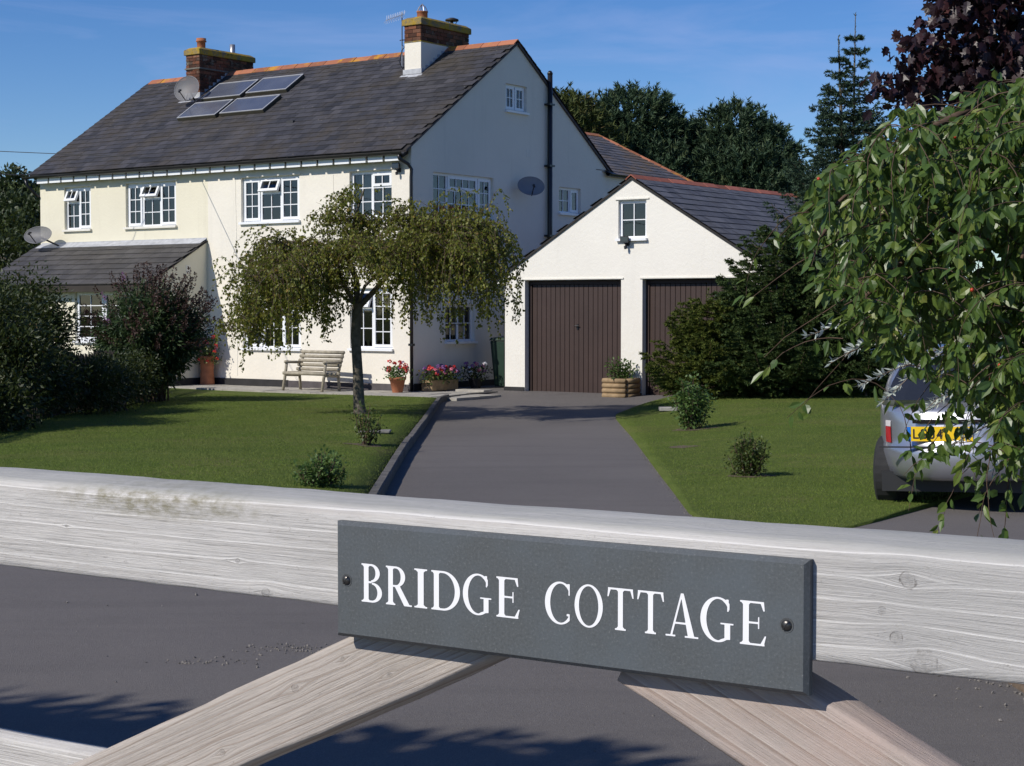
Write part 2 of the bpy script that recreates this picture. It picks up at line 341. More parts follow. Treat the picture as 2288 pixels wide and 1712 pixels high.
M['lilac'] = leaf_mat('lilac_flower', [(0.0, (0.32, 0.10, 0.30)), (1.0, (0.50, 0.22, 0.46))], 0.2)
M['hedge'] = leaf_mat('dark_hedge_leaf', [(0.0, (0.018, 0.030, 0.008)), (0.6, (0.034, 0.050, 0.011)), (0.92, (0.060, 0.075, 0.015)), (1.0, (0.11, 0.06, 0.015))], 0.2)
M['far_leaf'] = leaf_mat('distant_leaf', [(0.0, (0.026, 0.042, 0.014)), (0.6, (0.042, 0.060, 0.020)), (1.0, (0.068, 0.085, 0.028))], 0.15)
M['rose_leaf'] = leaf_mat('rose_leaf', [(0.0, (0.040, 0.065, 0.016)), (0.6, (0.075, 0.108, 0.024)), (0.9, (0.12, 0.14, 0.035)), (1.0, (0.17, 0.10, 0.035))], 0.25)
M['bright_leaf'] = leaf_mat('green_shrub_leaf', [(0.0, (0.05, 0.09, 0.022)), (0.6, (0.085, 0.145, 0.035)), (1.0, (0.13, 0.20, 0.05))], 0.25)
M['red_petal'] = leaf_mat('red_petal', [(0.0, (0.50, 0.03, 0.03)), (1.0, (0.75, 0.07, 0.06))], 0.2)
M['pink_petal'] = leaf_mat('pink_petal', [(0.0, (0.62, 0.12, 0.20)), (1.0, (0.80, 0.30, 0.36))], 0.2)
M['purple_petal'] = leaf_mat('purple_petal', [(0.0, (0.10, 0.03, 0.16)), (1.0, (0.34, 0.16, 0.40))], 0.2)
M['white_petal'] = leaf_mat('white_petal', [(0.0, (0.55, 0.57, 0.62)), (1.0, (0.72, 0.73, 0.76))], 0.2)
M['berry'] = simple('red_berry', (0.42, 0.05, 0.02), 0.4)
M['log'] = simple('peeled_log', (0.30, 0.21, 0.115), 0.85, 0.25, 12, bump=0.4)
M['bench'] = simple('weathered_pole', (0.33, 0.295, 0.225), 0.85, 0.25, 12, bump=0.5)
M['bin'] = simple('green_bin_plastic', (0.018, 0.04, 0.027), 0.5, 0.1, 4)
M['dish'] = simple('grey_dish_paint', (0.21, 0.21, 0.22), 0.45, 0.08, 4)
M['panel_glass'] = None
t = NT('solar_glass'); M['panel_glass'] = t.fin(t.ramp(t.noise(t.co('world', (1, 1, 1)), 2.0, 4), [(0.3, (0.075, 0.085, 0.115)), (0.75, (0.11, 0.12, 0.15))]), 0.2, None, 0.9)
M['alu'] = simple('aluminium_trim', (0.50, 0.50, 0.50), 0.45, 0.1, 8, metal=0.3)
M['panel_side'] = simple('bronze_panel_side', (0.055, 0.05, 0.035), 0.6)
t = NT('slate_plaque'); v = t.co('obj')
sp = t.noise(v, 420, 4, 0.7); cl = t.noise(v, 14, 4, 0.6)
pc = t.ramp(sp, [(0.3, (0.064, 0.071, 0.074)), (0.6, (0.094, 0.102, 0.106)), (0.72, (0.18, 0.19, 0.19))])
pc = t.mix(t.ramp(cl, [(0.4, 0.0), (0.7, 0.45)]), pc, (0.100, 0.122, 0.142))
M['plaque'] = t.fin(pc, 0.55, t.bump(sp, 0.25, 0.0006), 0.4)
M['plaque_edge'] = simple('plaque_edge_slate', (0.075, 0.08, 0.083), 0.6, 0.2, 60)
M['lettering'] = simple('white_engraved_paint', (0.84, 0.84, 0.86), 0.5, 0.03, 60)
M['screw'] = simple('tarnished_screw', (0.10, 0.095, 0.09), 0.35, 0.3, 300, metal=0.8)
M['rail_wood'] = wood_mat('weathered_rail', (0.56, 0.54, 0.515), (0.38, 0.35, 0.32), (0.80, 0.78, 0.75), RAIL_KNOTS, 1.9, 3.1, (-0.235, 0.003, 0.16, 0.020), None, 0.22, (0.42, 0.41, 0.395))
M['brace_wood'] = wood_mat('weathered_brace', (0.43, 0.385, 0.345), (0.26, 0.205, 0.165), (0.50, 0.46, 0.42), BRACE_KNOTS, 4.2, 8.3)
M['brace_wood2'] = wood_mat('weathered_pink_brace', (0.44, 0.375, 0.335), (0.25, 0.18, 0.14), (0.58, 0.52, 0.46), [(-0.10, 0.012, 0.011)], 2.2, 14.2, None, (0.47, 0.36, 0.31))
t = NT('silver_car_paint'); M['car'] = t.fin((0.42, 0.43, 0.47), 0.32, None, 0.5, 0.75, 0.6)
M['car_trim'] = simple('black_car_trim', (0.02, 0.02, 0.022), 0.5)
M['tyre'] = simple('tyre_rubber', (0.02, 0.02, 0.021), 0.85, 0.2, 20)
M['tail_red'] = simple('red_lamp_lens', (0.40, 0.012, 0.015), 0.15, 0.05, 4, spec=0.7)
M['tail_clear'] = simple('clear_lamp_lens', (0.65, 0.62, 0.62), 0.12, 0.05, 4, spec=0.8)
t = NT('car_glass'); M['car_glass'] = t.fin((0.02, 0.022, 0.026), 0.05, None, 0.8)
M['yellow_plate'] = simple('yellow_plate', (0.80, 0.52, 0.015), 0.35, 0.04, 5)
M['blue_band'] = simple('blue_plate_band', (0.01, 0.16, 0.60), 0.4)
M['black_print'] = simple('black_print', (0.015, 0.015, 0.015), 0.5)
M['cable'] = simple('grey_cable', (0.11, 0.105, 0.10), 0.8)
M['stone'] = simple('grit_stone', (0.17, 0.155, 0.14), 0.9, 0.5, 30, space='world')

# ------------------------------------------------------------------ object helpers
def link(o, parent=None):
    COL.objects.link(o)
    if parent is not None: o.parent = parent
    return o
def thing(name, label, cat, loc=(0, 0, 0), rz=0.0, group=None):
    o = bpy.data.objects.new(name, None); COL.objects.link(o); o.empty_display_size = 0.2
    o.location = loc; o.rotation_euler = (0, 0, rz); o['label'] = label; o['category'] = cat
    if group: o['group'] = group
    return o
def tag(o, label, cat, group=None):
    o['label'] = label; o['category'] = cat
    if group: o['group'] = group
    return o
def raw_mesh(name, V, F, mat=None, tint=None, smooth=False):
    """V (n,3); F (m,k) equal-size faces"""
    V = np.asarray(V, np.float32); F = np.asarray(F, np.int32)
    me = bpy.data.meshes.new(name); k = F.shape[1]
    me.vertices.add(len(V)); me.vertices.foreach_set('co', V.ravel())
    me.loops.add(F.size); me.loops.foreach_set('vertex_index', F.ravel())
    me.polygons.add(len(F)); me.polygons.foreach_set('loop_start', np.arange(0, F.size, k, dtype=np.int32))
    me.update(calc_edges=True)
    if tint is not None:
        a = me.attributes.new('tint', 'FLOAT', 'POINT'); a.data.foreach_set('value', np.asarray(tint, np.float32))
    me.polygons.foreach_set('use_smooth', np.full(len(F), bool(smooth)))
    if mat is not None: me.materials.append(mat)
    return me
def scatter_mesh(name, tv, tf, A, P, mat, tint=None):
    """template (tv,tf) placed with matrices A (N,3,3 columns = axes) at P"""
    tv = np.asarray(tv, float); tf = np.asarray(tf, int); N = len(P); n = len(tv)
    V = np.einsum('nij,kj->nki', A, tv) + P[:, None, :]
    F = tf[None] + (np.arange(N) * n)[:, None, None]
    ti = np.repeat(tint if tint is not None else np.zeros(N), n)
    return raw_mesh(name, V.reshape(-1, 3), F.reshape(-1, tf.shape[1]), mat, ti)
def norm(v): return v / np.maximum(np.linalg.norm(v, axis=-1, keepdims=True), 1e-9)
def axes(X, Zhint):
    """columns X, Y, Z with X along the given direction"""
    X = norm(X); Y = norm(np.cross(Zhint, X)); Z = np.cross(X, Y)
    return np.stack([X, Y, Z], -1)
def scaled(A, sx, sy, sz):
    S = np.stack([np.broadcast_to(sx, len(A)), np.broadcast_to(sy, len(A)), np.broadcast_to(sz, len(A))], -1)
    return A * S[:, None, :]
class MB:
    def __init__(s): s.v = []; s.f = []
    def poly(s, pts):
        i = len(s.v); s.v += [tuple(p) for p in pts]; s.f.append(tuple(range(i, i + len(pts)))); return s
    def box(s, x0, x1, y0, y1, z0, z1):
        i = len(s.v)
        s.v += [(x, y, z) for z in (z0, z1) for y in (y0, y1) for x in (x0, x1)]
        for q in ((0, 2, 3, 1), (4, 5, 7, 6), (0, 1, 5, 4), (2, 6, 7, 3), (0, 4, 6, 2), (1, 3, 7, 5)): s.f.append(tuple(i + k for k in q))
        return s
    def hull(s, ring0, ring1, caps=True):
        i = len(s.v); n = len(ring0); s.v += [tuple(p) for p in ring0] + [tuple(p) for p in ring1]
        for k in range(n): s.f.append((i + k, i + (k + 1) % n, i + n + (k + 1) % n, i + n + k))
        if caps: s.f.append(tuple(i + k for k in range(n))[::-1]); s.f.append(tuple(i + n + k for k in range(n)))
        return s
    def tube(s, pts, radii, n=8, caps=True):
        pts = [Vector(p) for p in pts]; m = len(pts)
        if not hasattr(radii, '__len__'): radii = [radii] * m
        i0 = len(s.v); up = None
        for k, p in enumerate(pts):
            d = (pts[min(k + 1, m - 1)] - pts[max(k - 1, 0)]).normalized()
            if up is None: up = Vector((0, 0, 1)) if abs(d.z) < 0.9 else Vector((1, 0, 0))
            a = d.cross(up).normalized(); b = a.cross(d).normalized(); up = b
            for q in range(n):
                t = 2 * math.pi * q / n; s.v.append(tuple(p + (a * math.cos(t) + b * math.sin(t)) * radii[k]))
        for k in range(m - 1):
            for q in range(n):
                s.f.append((i0 + k * n + q, i0 + k * n + (q + 1) % n, i0 + (k + 1) * n + (q + 1) % n, i0 + (k + 1) * n + q))
        if caps:
            s.f.append(tuple(i0 + q for q in range(n))[::-1]); s.f.append(tuple(i0 + (m - 1) * n + q for q in range(n)))
        return s
    def lathe(s, prof, c=(0, 0, 0), n=20):
        i0 = len(s.v)
        for r, z in prof:
            for q in range(n):
                t = 2 * math.pi * q / n; s.v.append((c[0] + r * math.cos(t), c[1] + r * math.sin(t), c[2] + z))
        for k in range(len(prof) - 1):
            for q in range(n):
                s.f.append((i0 + k * n + q, i0 + k * n + (q + 1) % n, i0 + (k + 1) * n + (q + 1) % n, i0 + (k + 1) * n + q))
        s.f.append(tuple(i0 + (len(prof) - 1) * n + q for q in range(n)))
        return s
    def build(s, name, mat, parent=None, smooth=False, loc=None, bevel=0.0, tint=None, recalc=True):
        me = bpy.data.meshes.new(name); me.from_pydata(s.v, [], s.f); me.update()
        if recalc: bm = bmesh.new(); bm.from_mesh(me); bmesh.ops.recalc_face_normals(bm, faces=bm.faces); bm.to_mesh(me); bm.free()
        if tint is not None:
            a = me.attributes.new('tint', 'FLOAT', 'POINT'); a.data.foreach_set('value', np.full(len(me.vertices), tint, np.float32))
        if mat is not None: me.materials.append(mat)
        if smooth: me.polygons.foreach_set('use_smooth', np.ones(len(me.polygons), bool))
        o = bpy.data.objects.new(name, me); link(o, parent)
        if loc is not None: o.location = loc
        if bevel:
            b = o.modifiers.new('bevel', 'BEVEL'); b.width = bevel; b.segments = 2; b.limit_method = 'ANGLE'
        return o
def mesh_obj(name, me, parent=None, kind=None):
    o = bpy.data.objects.new(name, me); link(o, parent)
    if kind: o['kind'] = kind
    return o
def struct(o): o['kind'] = 'structure'; return o
def copy_tree(o, parent=None):
    c = o.copy(); COL.objects.link(c)
    if parent is not None: c.parent = parent
    for ch in list(o.children): copy_tree(ch, c)
    return c

def ss(a, b, x):
    t = np.clip((np.asarray(x, float) - a) / (b - a), 0, 1); return t * t * (3 - 2 * t)

# ------------------------------------------------------------------ places
HOUSE = np.array([-1.975, 33.6, -0.023])
def hw(x, y, z=0.0): return HOUSE + RX * x + BK * y + np.array([0, 0, z])
def gdist(x, y):   # metres in front of the garage face
    return -((np.asarray(x) - HOUSE[0]) * BK[0] + (np.asarray(y) - HOUSE[1]) * BK[1] - 1.06)
def z_drive(x, y):
    z = -0.08 * ss(14, 26, y); g = ss(1.5, 0.1, gdist(x, y)) * ss(28, 29.5, y)
    return z * (1 - g) + 0.0 * g
def kerb_x(y): return np.interp(y, [8, 13, 14.73, 19.3, 25.1, 31.0, 34], [-1.04, -1.08, -1.108, -1.19, -1.235, -1.27, -1.28])
def right_x(y): return np.interp(y, [12.0, 13.0, 13.33, 16.9, 22.1, 26.15, 27.0, 27.55, 28.4, 29.5, 30.3, 30.9], [1.75, 1.42, 1.395, 1.448, 1.56, 1.593, 1.65, 1.80, 2.05, 2.40, 2.75, 3.2])
def z_left(x, y): return 0.12 - 0.165 * ss(16, 31.5, y) - 0.05 * ss(-2.0, -1.2, x) * ss(31, 20, y) + 0.015 * np.sin(x * 1.3 + y * 0.7)
def z_right(x, y):
    e = ss(1.6, 4, x) * ss(13, 27, y)
    return 0.025 + 0.13 * e - 0.075 * ss(14, 26, y) * (1 - ss(1.5, 4, x)) + 0.01 * np.sin(x * 2.1 + y)

# ------------------------------------------------------------------ ground
def grid_sheet(name, xs, ys, zf, mat):
    X, Y = np.meshgrid(xs, ys); Z = zf(X, Y); V = np.stack([X, Y, Z], -1).reshape(-1, 3)
    nx, ny = len(xs), len(ys); i = (np.arange(ny - 1)[:, None] * nx + np.arange(nx - 1)[None]).ravel()
    F = np.stack([i, i + 1, i + nx + 1, i + nx], -1)
    return mesh_obj(name, raw_mesh(name, V, F, mat, None, True))
def z_land(x, y):
    z = -0.35 + 0 * x
    z = z + 7.2 * ss(44, 100, y) * ss(-6, -26, x) + 14 * ss(90, 260, y) * ss(0, -80, x)
    return z + 0.25 * np.sin(x * 0.08) * np.sin(y * 0.06) * ss(50, 90, y)
struct(grid_sheet('ground', np.concatenate([np.linspace(-900, -70, 16), np.linspace(-60, 60, 61), np.linspace(70, 900, 16)]), np.concatenate([np.linspace(-600, -20, 12), np.linspace(-10, 120, 66), np.linspace(130, 1500, 30)]), z_land, M['field']))
struct(grid_sheet('driveway', np.linspace(-16, 16, 65), np.linspace(-9, 40, 99), z_drive, M['asphalt']))

def strip_sheet(name, left, right, ys, nx, zf, mat, lip=0.14):
    V = []; n = nx + 2
    for y in ys:
        a, b = left(y), right(y); xs = np.linspace(a, b, nx)
        zs = zf(xs, np.full(nx, y))
        V.append((xs[0], y, zs[0] - lip)); V += list(zip(xs, [y] * nx, zs)); V.append((xs[-1], y, zs[-1] - lip))
    F = []
    for j in range(len(ys) - 1):
        for i in range(n - 1): q = j * n + i; F.append((q, q + 1, q + n + 1, q + n))
    return mesh_obj(name, raw_mesh(name, np.array(V, float), np.array(F), mat, None, True))
lawn_l = struct(strip_sheet('left_lawn', lambda y: -15.0, lambda y: float(kerb_x(y)) - 0.085, np.linspace(12.6, 36, 60), 44, z_left, M['turf'], 0.3))
def r_outer(y): return float(np.interp(y, [12.0, 12.65, 14.8, 18, 24, 31], [2.05, 2.62, 4.05, 6.3, 10.0, 14.0]))
lawn_r = struct(strip_sheet('right_lawn', lambda y: float(right_x(y)), r_outer, np.linspace(12.0, 31.5, 70), 36, z_right, M['turf'], 0.2))
verge = struct(strip_sheet('grass_verge', lambda y: float(np.interp(y, [5.2, 6.4, 7.2, 8.4, 9.2], [2.75, 2.3, 2.14, 2.2, 2.6])), lambda y: 6.5, np.linspace(5.2, 9.2, 24), 20, lambda x, y: 0.02 + 0.06 * ss(2.1, 3.0, x) + 0 * y, M['soil'], 0.05))

# grass blades
def blades(name, n, xr, yr, inside, zf, h, parent=None, near_pow=1.0):
    x = rng.uniform(*xr, n * 3); y = yr[0] + (yr[1] - yr[0]) * rng.random(n * 3) ** near_pow
    k = inside(x, y); x, y = x[k][:n], y[k][:n]; n = len(x)
    P = np.stack([x, y, zf(x, y)], -1); a = rng.uniform(0, 6.283, n)
    d = norm(np.stack([np.cos(a) * rng.uniform(0.2, 0.9, n), np.sin(a) * rng.uniform(0.2, 0.9, n), np.ones(n)], -1))
    A = axes(d, np.stack([-np.sin(a), np.cos(a), 0 * a], -1))
    A = scaled(A, h * rng.uniform(0.6, 1.5, n), h * 0.34, 1.0)
    tv = [(0, -0.5, 0), (0, 0.5, 0), (1, 0, 0)]
    return mesh_obj(name, scatter_mesh(name, tv, [(0, 1, 2)], A, P, M['blade'], rng.beta(2.2, 2.6, n)), parent, 'stuff')
def in_left(x, y): return (x < kerb_x(y) - 0.10) & (x > -7.2) & ((x - HOUSE[0]) * BK[0] + (y - HOUSE[1]) * BK[1] < -1.42) & ((rng.random(len(x)) < 0.6) | (x < kerb_x(y) - 0.3))
def in_right(x, y): return (x > right_x(y) + 0.02 + 0.10 * rng.random(len(x))) & (x < np.interp(y, [12.0, 12.65, 14.8, 18, 24, 31], [2.05, 2.62, 4.05, 6.3, 10.0, 14.0]) - 0.02)
b = blades('lawn_grass', 190000, (-7.2, -1.1), (12.7, 33), in_left, z_left, 0.014, None, 1.25); b['label'] = 'mown grass of the lawn left of the driveway'
b = blades('lawn_grass', 140000, (1.3, 9.0), (12.0, 31.0), in_right, z_right, 0.014, None, 1.25); b['label'] = 'mown grass of the lawn right of the driveway'
b = blades('verge_grass', 5000, (2.15, 4.5), (5.3, 9.1), lambda x, y: (x > 2.2 + 0.3 * rng.random(len(x))), lambda x, y: 0.02 + 0.06 * ss(2.1, 3.0, x), 0.07); b['label'] = 'rough grass of the verge by the drive'
# loose grit on the asphalt and the two worn patches
n = 360; gx = rng.uniform(-2.6, 2.6, n); gy = rng.uniform(4.5, 13, n)
gs = np.clip(rng.lognormal(-5.5, 0.5, n), 0.002, 0.014)
for cx_, cy_, k in ((-1.02, 8.05, 90), (-1.42, 7.75, 45)):
    gx = np.append(gx, cx_ + rng.normal(0, 0.12, k)); gy = np.append(gy, cy_ + rng.normal(0, 0.06, k)); gs = np.append(gs, rng.uniform(0.004, 0.010, k))
edge_y = rng.uniform(12.2, 28, 200); gx = np.append(gx, right_x(edge_y) - np.abs(rng.normal(0, 0.03, 200))); gy = np.append(gy, edge_y); gs = np.append(gs, rng.uniform(0.004, 0.011, 200))
vy = rng.uniform(5.6, 8.6, 160); gx = np.append(gx, 2.18 - np.abs(rng.normal(0, 0.12, 160))); gy = np.append(gy, vy); gs = np.append(gs, rng.uniform(0.004, 0.013, 160))
n = len(gx); A = axes(rng.normal(size=(n, 3)), rng.normal(size=(n, 3))); A = A * gs[:, None, None] * np.array([1, 0.8, 0.6])[None, None]
ov = np.array([(1, 0, 0), (-1, 0, 0), (0, 1, 0), (0, -1, 0), (0, 0, 1), (0, 0, -1)], float); of = [(0, 2, 4), (2, 1, 4), (1, 3, 4), (3, 0, 4), (2, 0, 5), (1, 2, 5), (3, 1, 5), (0, 3, 5)]
g = mesh_obj('loose_grit', scatter_mesh('loose_grit', ov, of, A, np.stack([gx, gy, z_drive(gx, gy) + gs * 0.3], -1), M['stone']), None, 'stuff')
g['label'] = 'small stones scattered over the asphalt'

# kerb of the left lawn: separate concrete edgings
kerb = struct(bpy.data.objects.new('kerb', None)); COL.objects.link(kerb)
pts = [(float(kerb_x(y)), y) for y in np.arange(12.2, 30.9, 0.05)] + [(-1.25, 31.1), (-1.15, 31.6), (-0.98, 32.1), (-0.72, 32.55), (-0.45, 32.9), (-0.27, 33.15)]
pts = np.array(pts); seg = np.append(0, np.cumsum(np.linalg.norm(np.diff(pts, axis=0), axis=1)))
tot = seg[-1]; nk = int(tot / 0.914)
for i in range(nk):
    s0, s1 = i * tot / nk + 0.006, (i + 1) * tot / nk - 0.006
    a = np.array([np.interp(s0, seg, pts[:, k]) for k in (0, 1)]); c = np.array([np.interp(s1, seg, pts[:, k]) for k in (0, 1)])
    d = (c - a) / np.linalg.norm(c - a); nrm_ = np.array([-d[1], d[0]])
    top = float(z_drive(a[0], a[1])) + (0.105 if a[1] < 31 else 0.075) + rng.uniform(-0.006, 0.006)
    m = MB(); r0 = []; r1 = []
    for (off, zz) in ((0.0, -0.3), (0.0, top - 0.012), (0.012, top), (0.075, top), (0.085, top - 0.012), (0.085, -0.3)):
        r0.append((*(a + nrm_ * off), zz)); r1.append((*(c + nrm_ * off), zz))
    m.hull(r0, r1).build('kerb_stone', M['kerb'], kerb)

# ------------------------------------------------------------------ the cottage
house = thing('cottage', 'long cream rendered cottage with slate roof and two brick chimneys', 'house', tuple(HOUSE), -YAW)
def wall_sheet(name, mat, parent, u0, u1, zb, top, holes, thick, frame, breaks=()):
    """upright wall with real openings; frame(u, d, z) -> xyz, d = depth into the wall"""
    us = sorted(set([u0, u1] + [h[0] for h in holes] + [h[1] for h in holes] + [b for b in breaks if u0 < b < u1]))
    m = MB(); q = lambda *pts: m.poly([frame(*p) for p in pts])
    for a, c in zip(us, us[1:]):
        mid = 0.5 * (a + c); cuts = sorted((h[2], h[3]) for h in holes if h[0] <= mid <= h[1])
        z = zb
        for h0, h1 in cuts:
            if h0 > z + 1e-6: q((a, 0, z), (c, 0, z), (c, 0, h0), (a, 0, h0))
            z = h1
        q((a, 0, z), (c, 0, z), (c, 0, top(c)), (a, 0, top(a)))
    for h0, h1, z0, z1 in holes:
        q((h0, 0, z0), (h0, thick, z0), (h0, thick, z1), (h0, 0, z1)); q((h1, 0, z0), (h1, 0, z1), (h1, thick, z1), (h1, thick, z0))
        q((h0, 0, z1), (h0, thick, z1), (h1, thick, z1), (h1, 0, z1)); q((h0, 0, z0), (h1, 0, z0), (h1, thick, z0), (h0, thick, z0))
    me = bpy.data.meshes.new(name); me.from_pydata(m.v, [], m.f); me.materials.append(mat); me.update()
    return mesh_obj(name, me, parent)

SL = 0.6756; EY = -0.22; EZ = 4.737; RIDGE_Y = 3.557; RIDGE_Z = 7.288; HB = 7.11; HL = -11.15
FRONT = {'w1': (-10.30, -9.39, 3.44, 4.42), 'w2': (-8.22, -6.605, 3.44, 4.42), 'w3': (-4.63, -2.965, 3.445, 4.39), 'w4': (-1.60, -0.50, 3.445, 4.38),
         'g3': (-4.61, -2.95, 0.79, 2.04), 'g4': (-1.60, -0.49, 0.82, 2.03)}
GABLE = {'at': (3.17, 3.94, 5.81, 6.38), 'bg': (0.69, 2.73, 3.455, 4.36), 'sm': (5.18, 6.06, 3.74, 4.32), 'gg': (1.08, 2.07, 0.95, 1.72)}
f_front = lambda u, d, z: (u, d, z); f_gable = lambda u, d, z: (-d, u, z)
TOPF = lambda u: 4.78
wall_sheet('wall', M['cream'], house, HL, -5.62, -0.3, TOPF, [FRONT['w1'], FRONT['w2']], 0.22, f_front)['label'] = 'cream painted left half of the front wall'
wall_sheet('wall', M['white_wall'], house, -5.62, 0.0, -0.3, TOPF, [FRONT[k] for k in ('w3', 'w4', 'g3', 'g4')], 0.22, f_front)['label'] = 'off-white right half of the front wall'
gt = lambda y: (RIDGE_Z - 0.05 - abs(y - RIDGE_Y) * SL)
wall_sheet('wall', M['white_wall'], house, 0.0, HB, -0.3, gt, list(GABLE.values()), 0.22, f_gable, (RIDGE_Y,))['label'] = 'shaded gable end wall'
wall_sheet('wall', M['white_wall'], house, HB, 10.85, -0.3, lambda y: 4.72, [], 0.22, lambda u, d, z: (-0.004 - d, u, z))
m = MB(); m.poly([(HL, HB, -.3), (HL, 0, -.3), (HL, 0, 4.7), (HL, RIDGE_Y, 7.2), (HL, HB, 4.7)]); m.poly([(HL, HB, -.3), (-5.2, HB, -.3), (-5.2, HB, 4.7), (HL, HB, 4.7)]); m.poly([(-5.2, 10.85, -.3), (0, 10.85, -.3), (0, 10.85, 4.7), (-5.2, 10.85, 4.7)]); m.poly([(-5.2, HB, -.3), (-5.2, 10.85, -.3), (-5.2, 10.85, 4.7), (-5.2, HB, 4.7)])
m.build('back_wall', M['cream'], house)
MB().box(-5.66, 0.018, -0.018, 0.05, -0.3, 0.135).build('plinth', M['plinth_grey'], house)
MB().box(-0.06, 0.02, 0.06, HB, -0.3, 0.15).build('plinth', M['plinth'], house)
# the window heads carry a slim rendered drip
for k in ('w1', 'w2', 'w3', 'w4', 'g3', 'g4'):
    a, c, z0, z1 = FRONT[k]; MB().box(a - 0.05, c + 0.05, -0.022, 0.02, z1 + 0.01, z1 + 0.035).build('drip_mould', M['sill'], house)
for (xx, za, zb_) in ((-4.78, 0.2, 4.4), (-2.02, 2.1, 4.35)):
    MB().tube([(xx + 0.012 * math.sin(i * 1.3), -0.002, za + (zb_ - za) * i / 9) for i in range(10)], 0.005, 4).build('wall_cable', M['sill'], house)

# windows ----------------------------------------------------------------
def curtain_mesh(w, h, n=14, y=0.16):
    m = MB(); P = [(w * i / n, y + 0.02 * math.sin(i * 2.1), 0) for i in range(n + 1)]
    for a, c in zip(P, P[1:]): m.poly([(a[0], a[1], 0), (c[0], c[1], 0), (c[0], c[1], h), (a[0], a[1], h)])
    return m
def make_window(parent, origin, rz, w, h, cols, depth=0.07, sill=True, curtains=(), room=0.9, name='window'):
    """cols: list of (width fraction, [(height fraction, nx, nz, opener, open_angle)] from the bottom up)"""
    win = MB(); T = 0.055; D = 0.06
    win.box(0, w, 0, D, 0, T); win.box(0, w, 0, D, h - T, h); win.box(0, T, 0.001, D - 0.001, T, h - T); win.box(w - T, w, 0.001, D - 0.001, T, h - T)
    xs = [0.0]
    for fr, _ in cols: xs.append(xs[-1] + fr * w)
    for x in xs[1:-1]: win.box(x - 0.03, x + 0.03, 0.002, D - 0.002, T, h - T)
    bars = []; panes = []; sashes = []
    for ci, (fr, lights) in enumerate(cols):
        x0 = xs[ci] + (T if ci == 0 else 0.03); x1 = xs[ci + 1] - (T if ci == len(cols) - 1 else 0.03)
        z = T; H = h - 2 * T
        for li, (hf, nx, nz_, op, ang) in enumerate(lights):
            z0 = z; z1 = z + hf * H; z = z1
            if li < len(lights) - 1: win.box(x0, x1, 0.003, D - 0.003, z1 - 0.025, z1 + 0.025)
            a0 = z0 + (0.025 if li else 0); a1 = z1 - (0.025 if li < len(lights) - 1 else 0)
            sw = 0.042 if op else 0.0; lift = -0.022 if op else 0.0
            rot = None
            if ang: rot = (a1, math.radians(ang))
            def R(p):
                if rot is None: return p
                zc, t = rot; dy, dz = p[1], p[2] - zc
                return (p[0], dy * math.cos(t) + dz * math.sin(t), zc - dy * math.sin(t) + dz * math.cos(t))
            def rb(mb, *b):
                i = len(mb.v); mb.box(*b)
                for k in range(i, len(mb.v)): mb.v[k] = R(mb.v[k])
            if op:
                s = MB(); e = 0.012
                rb(s, x0 - e, x1 + e, lift, 0.03, a0 - e, a0 + sw); rb(s, x0 - e, x1 + e, lift, 0.03, a1 - sw, a1 + e)
                rb(s, x0 - e, x0 + sw, lift + 0.001, 0.029, a0 + sw, a1 - sw); rb(s, x1 - sw, x1 + e, lift + 0.001, 0.029, a0 + sw, a1 - sw); sashes.append(s)
            X0, X1, Z0, Z1 = x0 + sw, x1 - sw, a0 + sw, a1 - sw
            t2 = 0.009
            for i in range(1, nx): bb = MB(); xx = X0 + (X1 - X0) * i / nx; rb(bb, xx - t2, xx + t2, lift + 0.006, lift + 0.018, Z0, Z1); bars.append(bb)
            for j in range(1, nz_):
                zz = Z0 + (Z1 - Z0) * j / nz_; bb = MB(); rb(bb, X0, X1, lift + 0.007, lift + 0.017, zz - t2, zz + t2); bars.append(bb)
            for i in range(nx):
                for j in range(nz_):
                    p = MB(); xa, xb = X0 + (X1 - X0) * i / nx, X0 + (X1 - X0) * (i + 1) / nx; za, zc = Z0 + (Z1 - Z0) * j / nz_, Z0 + (Z1 - Z0) * (j + 1) / nz_
                    p.poly([R((xa, lift + 0.022, za)), R((xb, lift + 0.022, za)), R((xb, lift + 0.022, zc)), R((xa, lift + 0.022, zc))]); panes.append(p)
    W_ = win.build(name, M['upvc'], parent); W_.location = origin; W_.rotation_euler = (0, 0, rz)
    for s in sashes: s.build('sash', M['upvc'], W_)
    for b_ in bars: b_.build('glazing_bar', M['upvc'], W_)
    for p in panes: p.build('pane', M['glass'], W_, recalc=False)
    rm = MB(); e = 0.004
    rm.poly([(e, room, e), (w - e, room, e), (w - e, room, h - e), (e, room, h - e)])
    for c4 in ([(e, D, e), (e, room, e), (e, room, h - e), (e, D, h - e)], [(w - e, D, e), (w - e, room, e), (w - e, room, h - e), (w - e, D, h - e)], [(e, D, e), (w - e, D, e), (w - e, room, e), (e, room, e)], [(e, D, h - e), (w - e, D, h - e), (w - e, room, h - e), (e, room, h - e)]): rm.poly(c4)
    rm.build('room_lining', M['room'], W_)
    for (cx0, cw) in curtains:
        c_ = curtain_mesh(cw * w, h - 2 * T).build('curtain', M['curtain'], W_); c_.location = (cx0 * w, 0, T)
    if sill:
        MB().box(-0.03, w + 0.03, -depth - 0.06, -0.003, -0.035, 0.012).build('sill', M['sill'] if sill == 1 else M['upvc'], W_)
    return W_
C23 = (1.0, 2, 3, True, 0)
def three(open_ang=26): return [(0.31, [C23]), (0.35, [(0.66, 2, 2, False, 0), (0.34, 2, 1, True, open_ang)]), (0.34, [C23])]
def fw(k, cols, **kw):
    a, c, z0, z1 = FRONT[k]; return make_window(house, (a, 0.07, z0), 0, c - a, z1 - z0, cols, **kw)
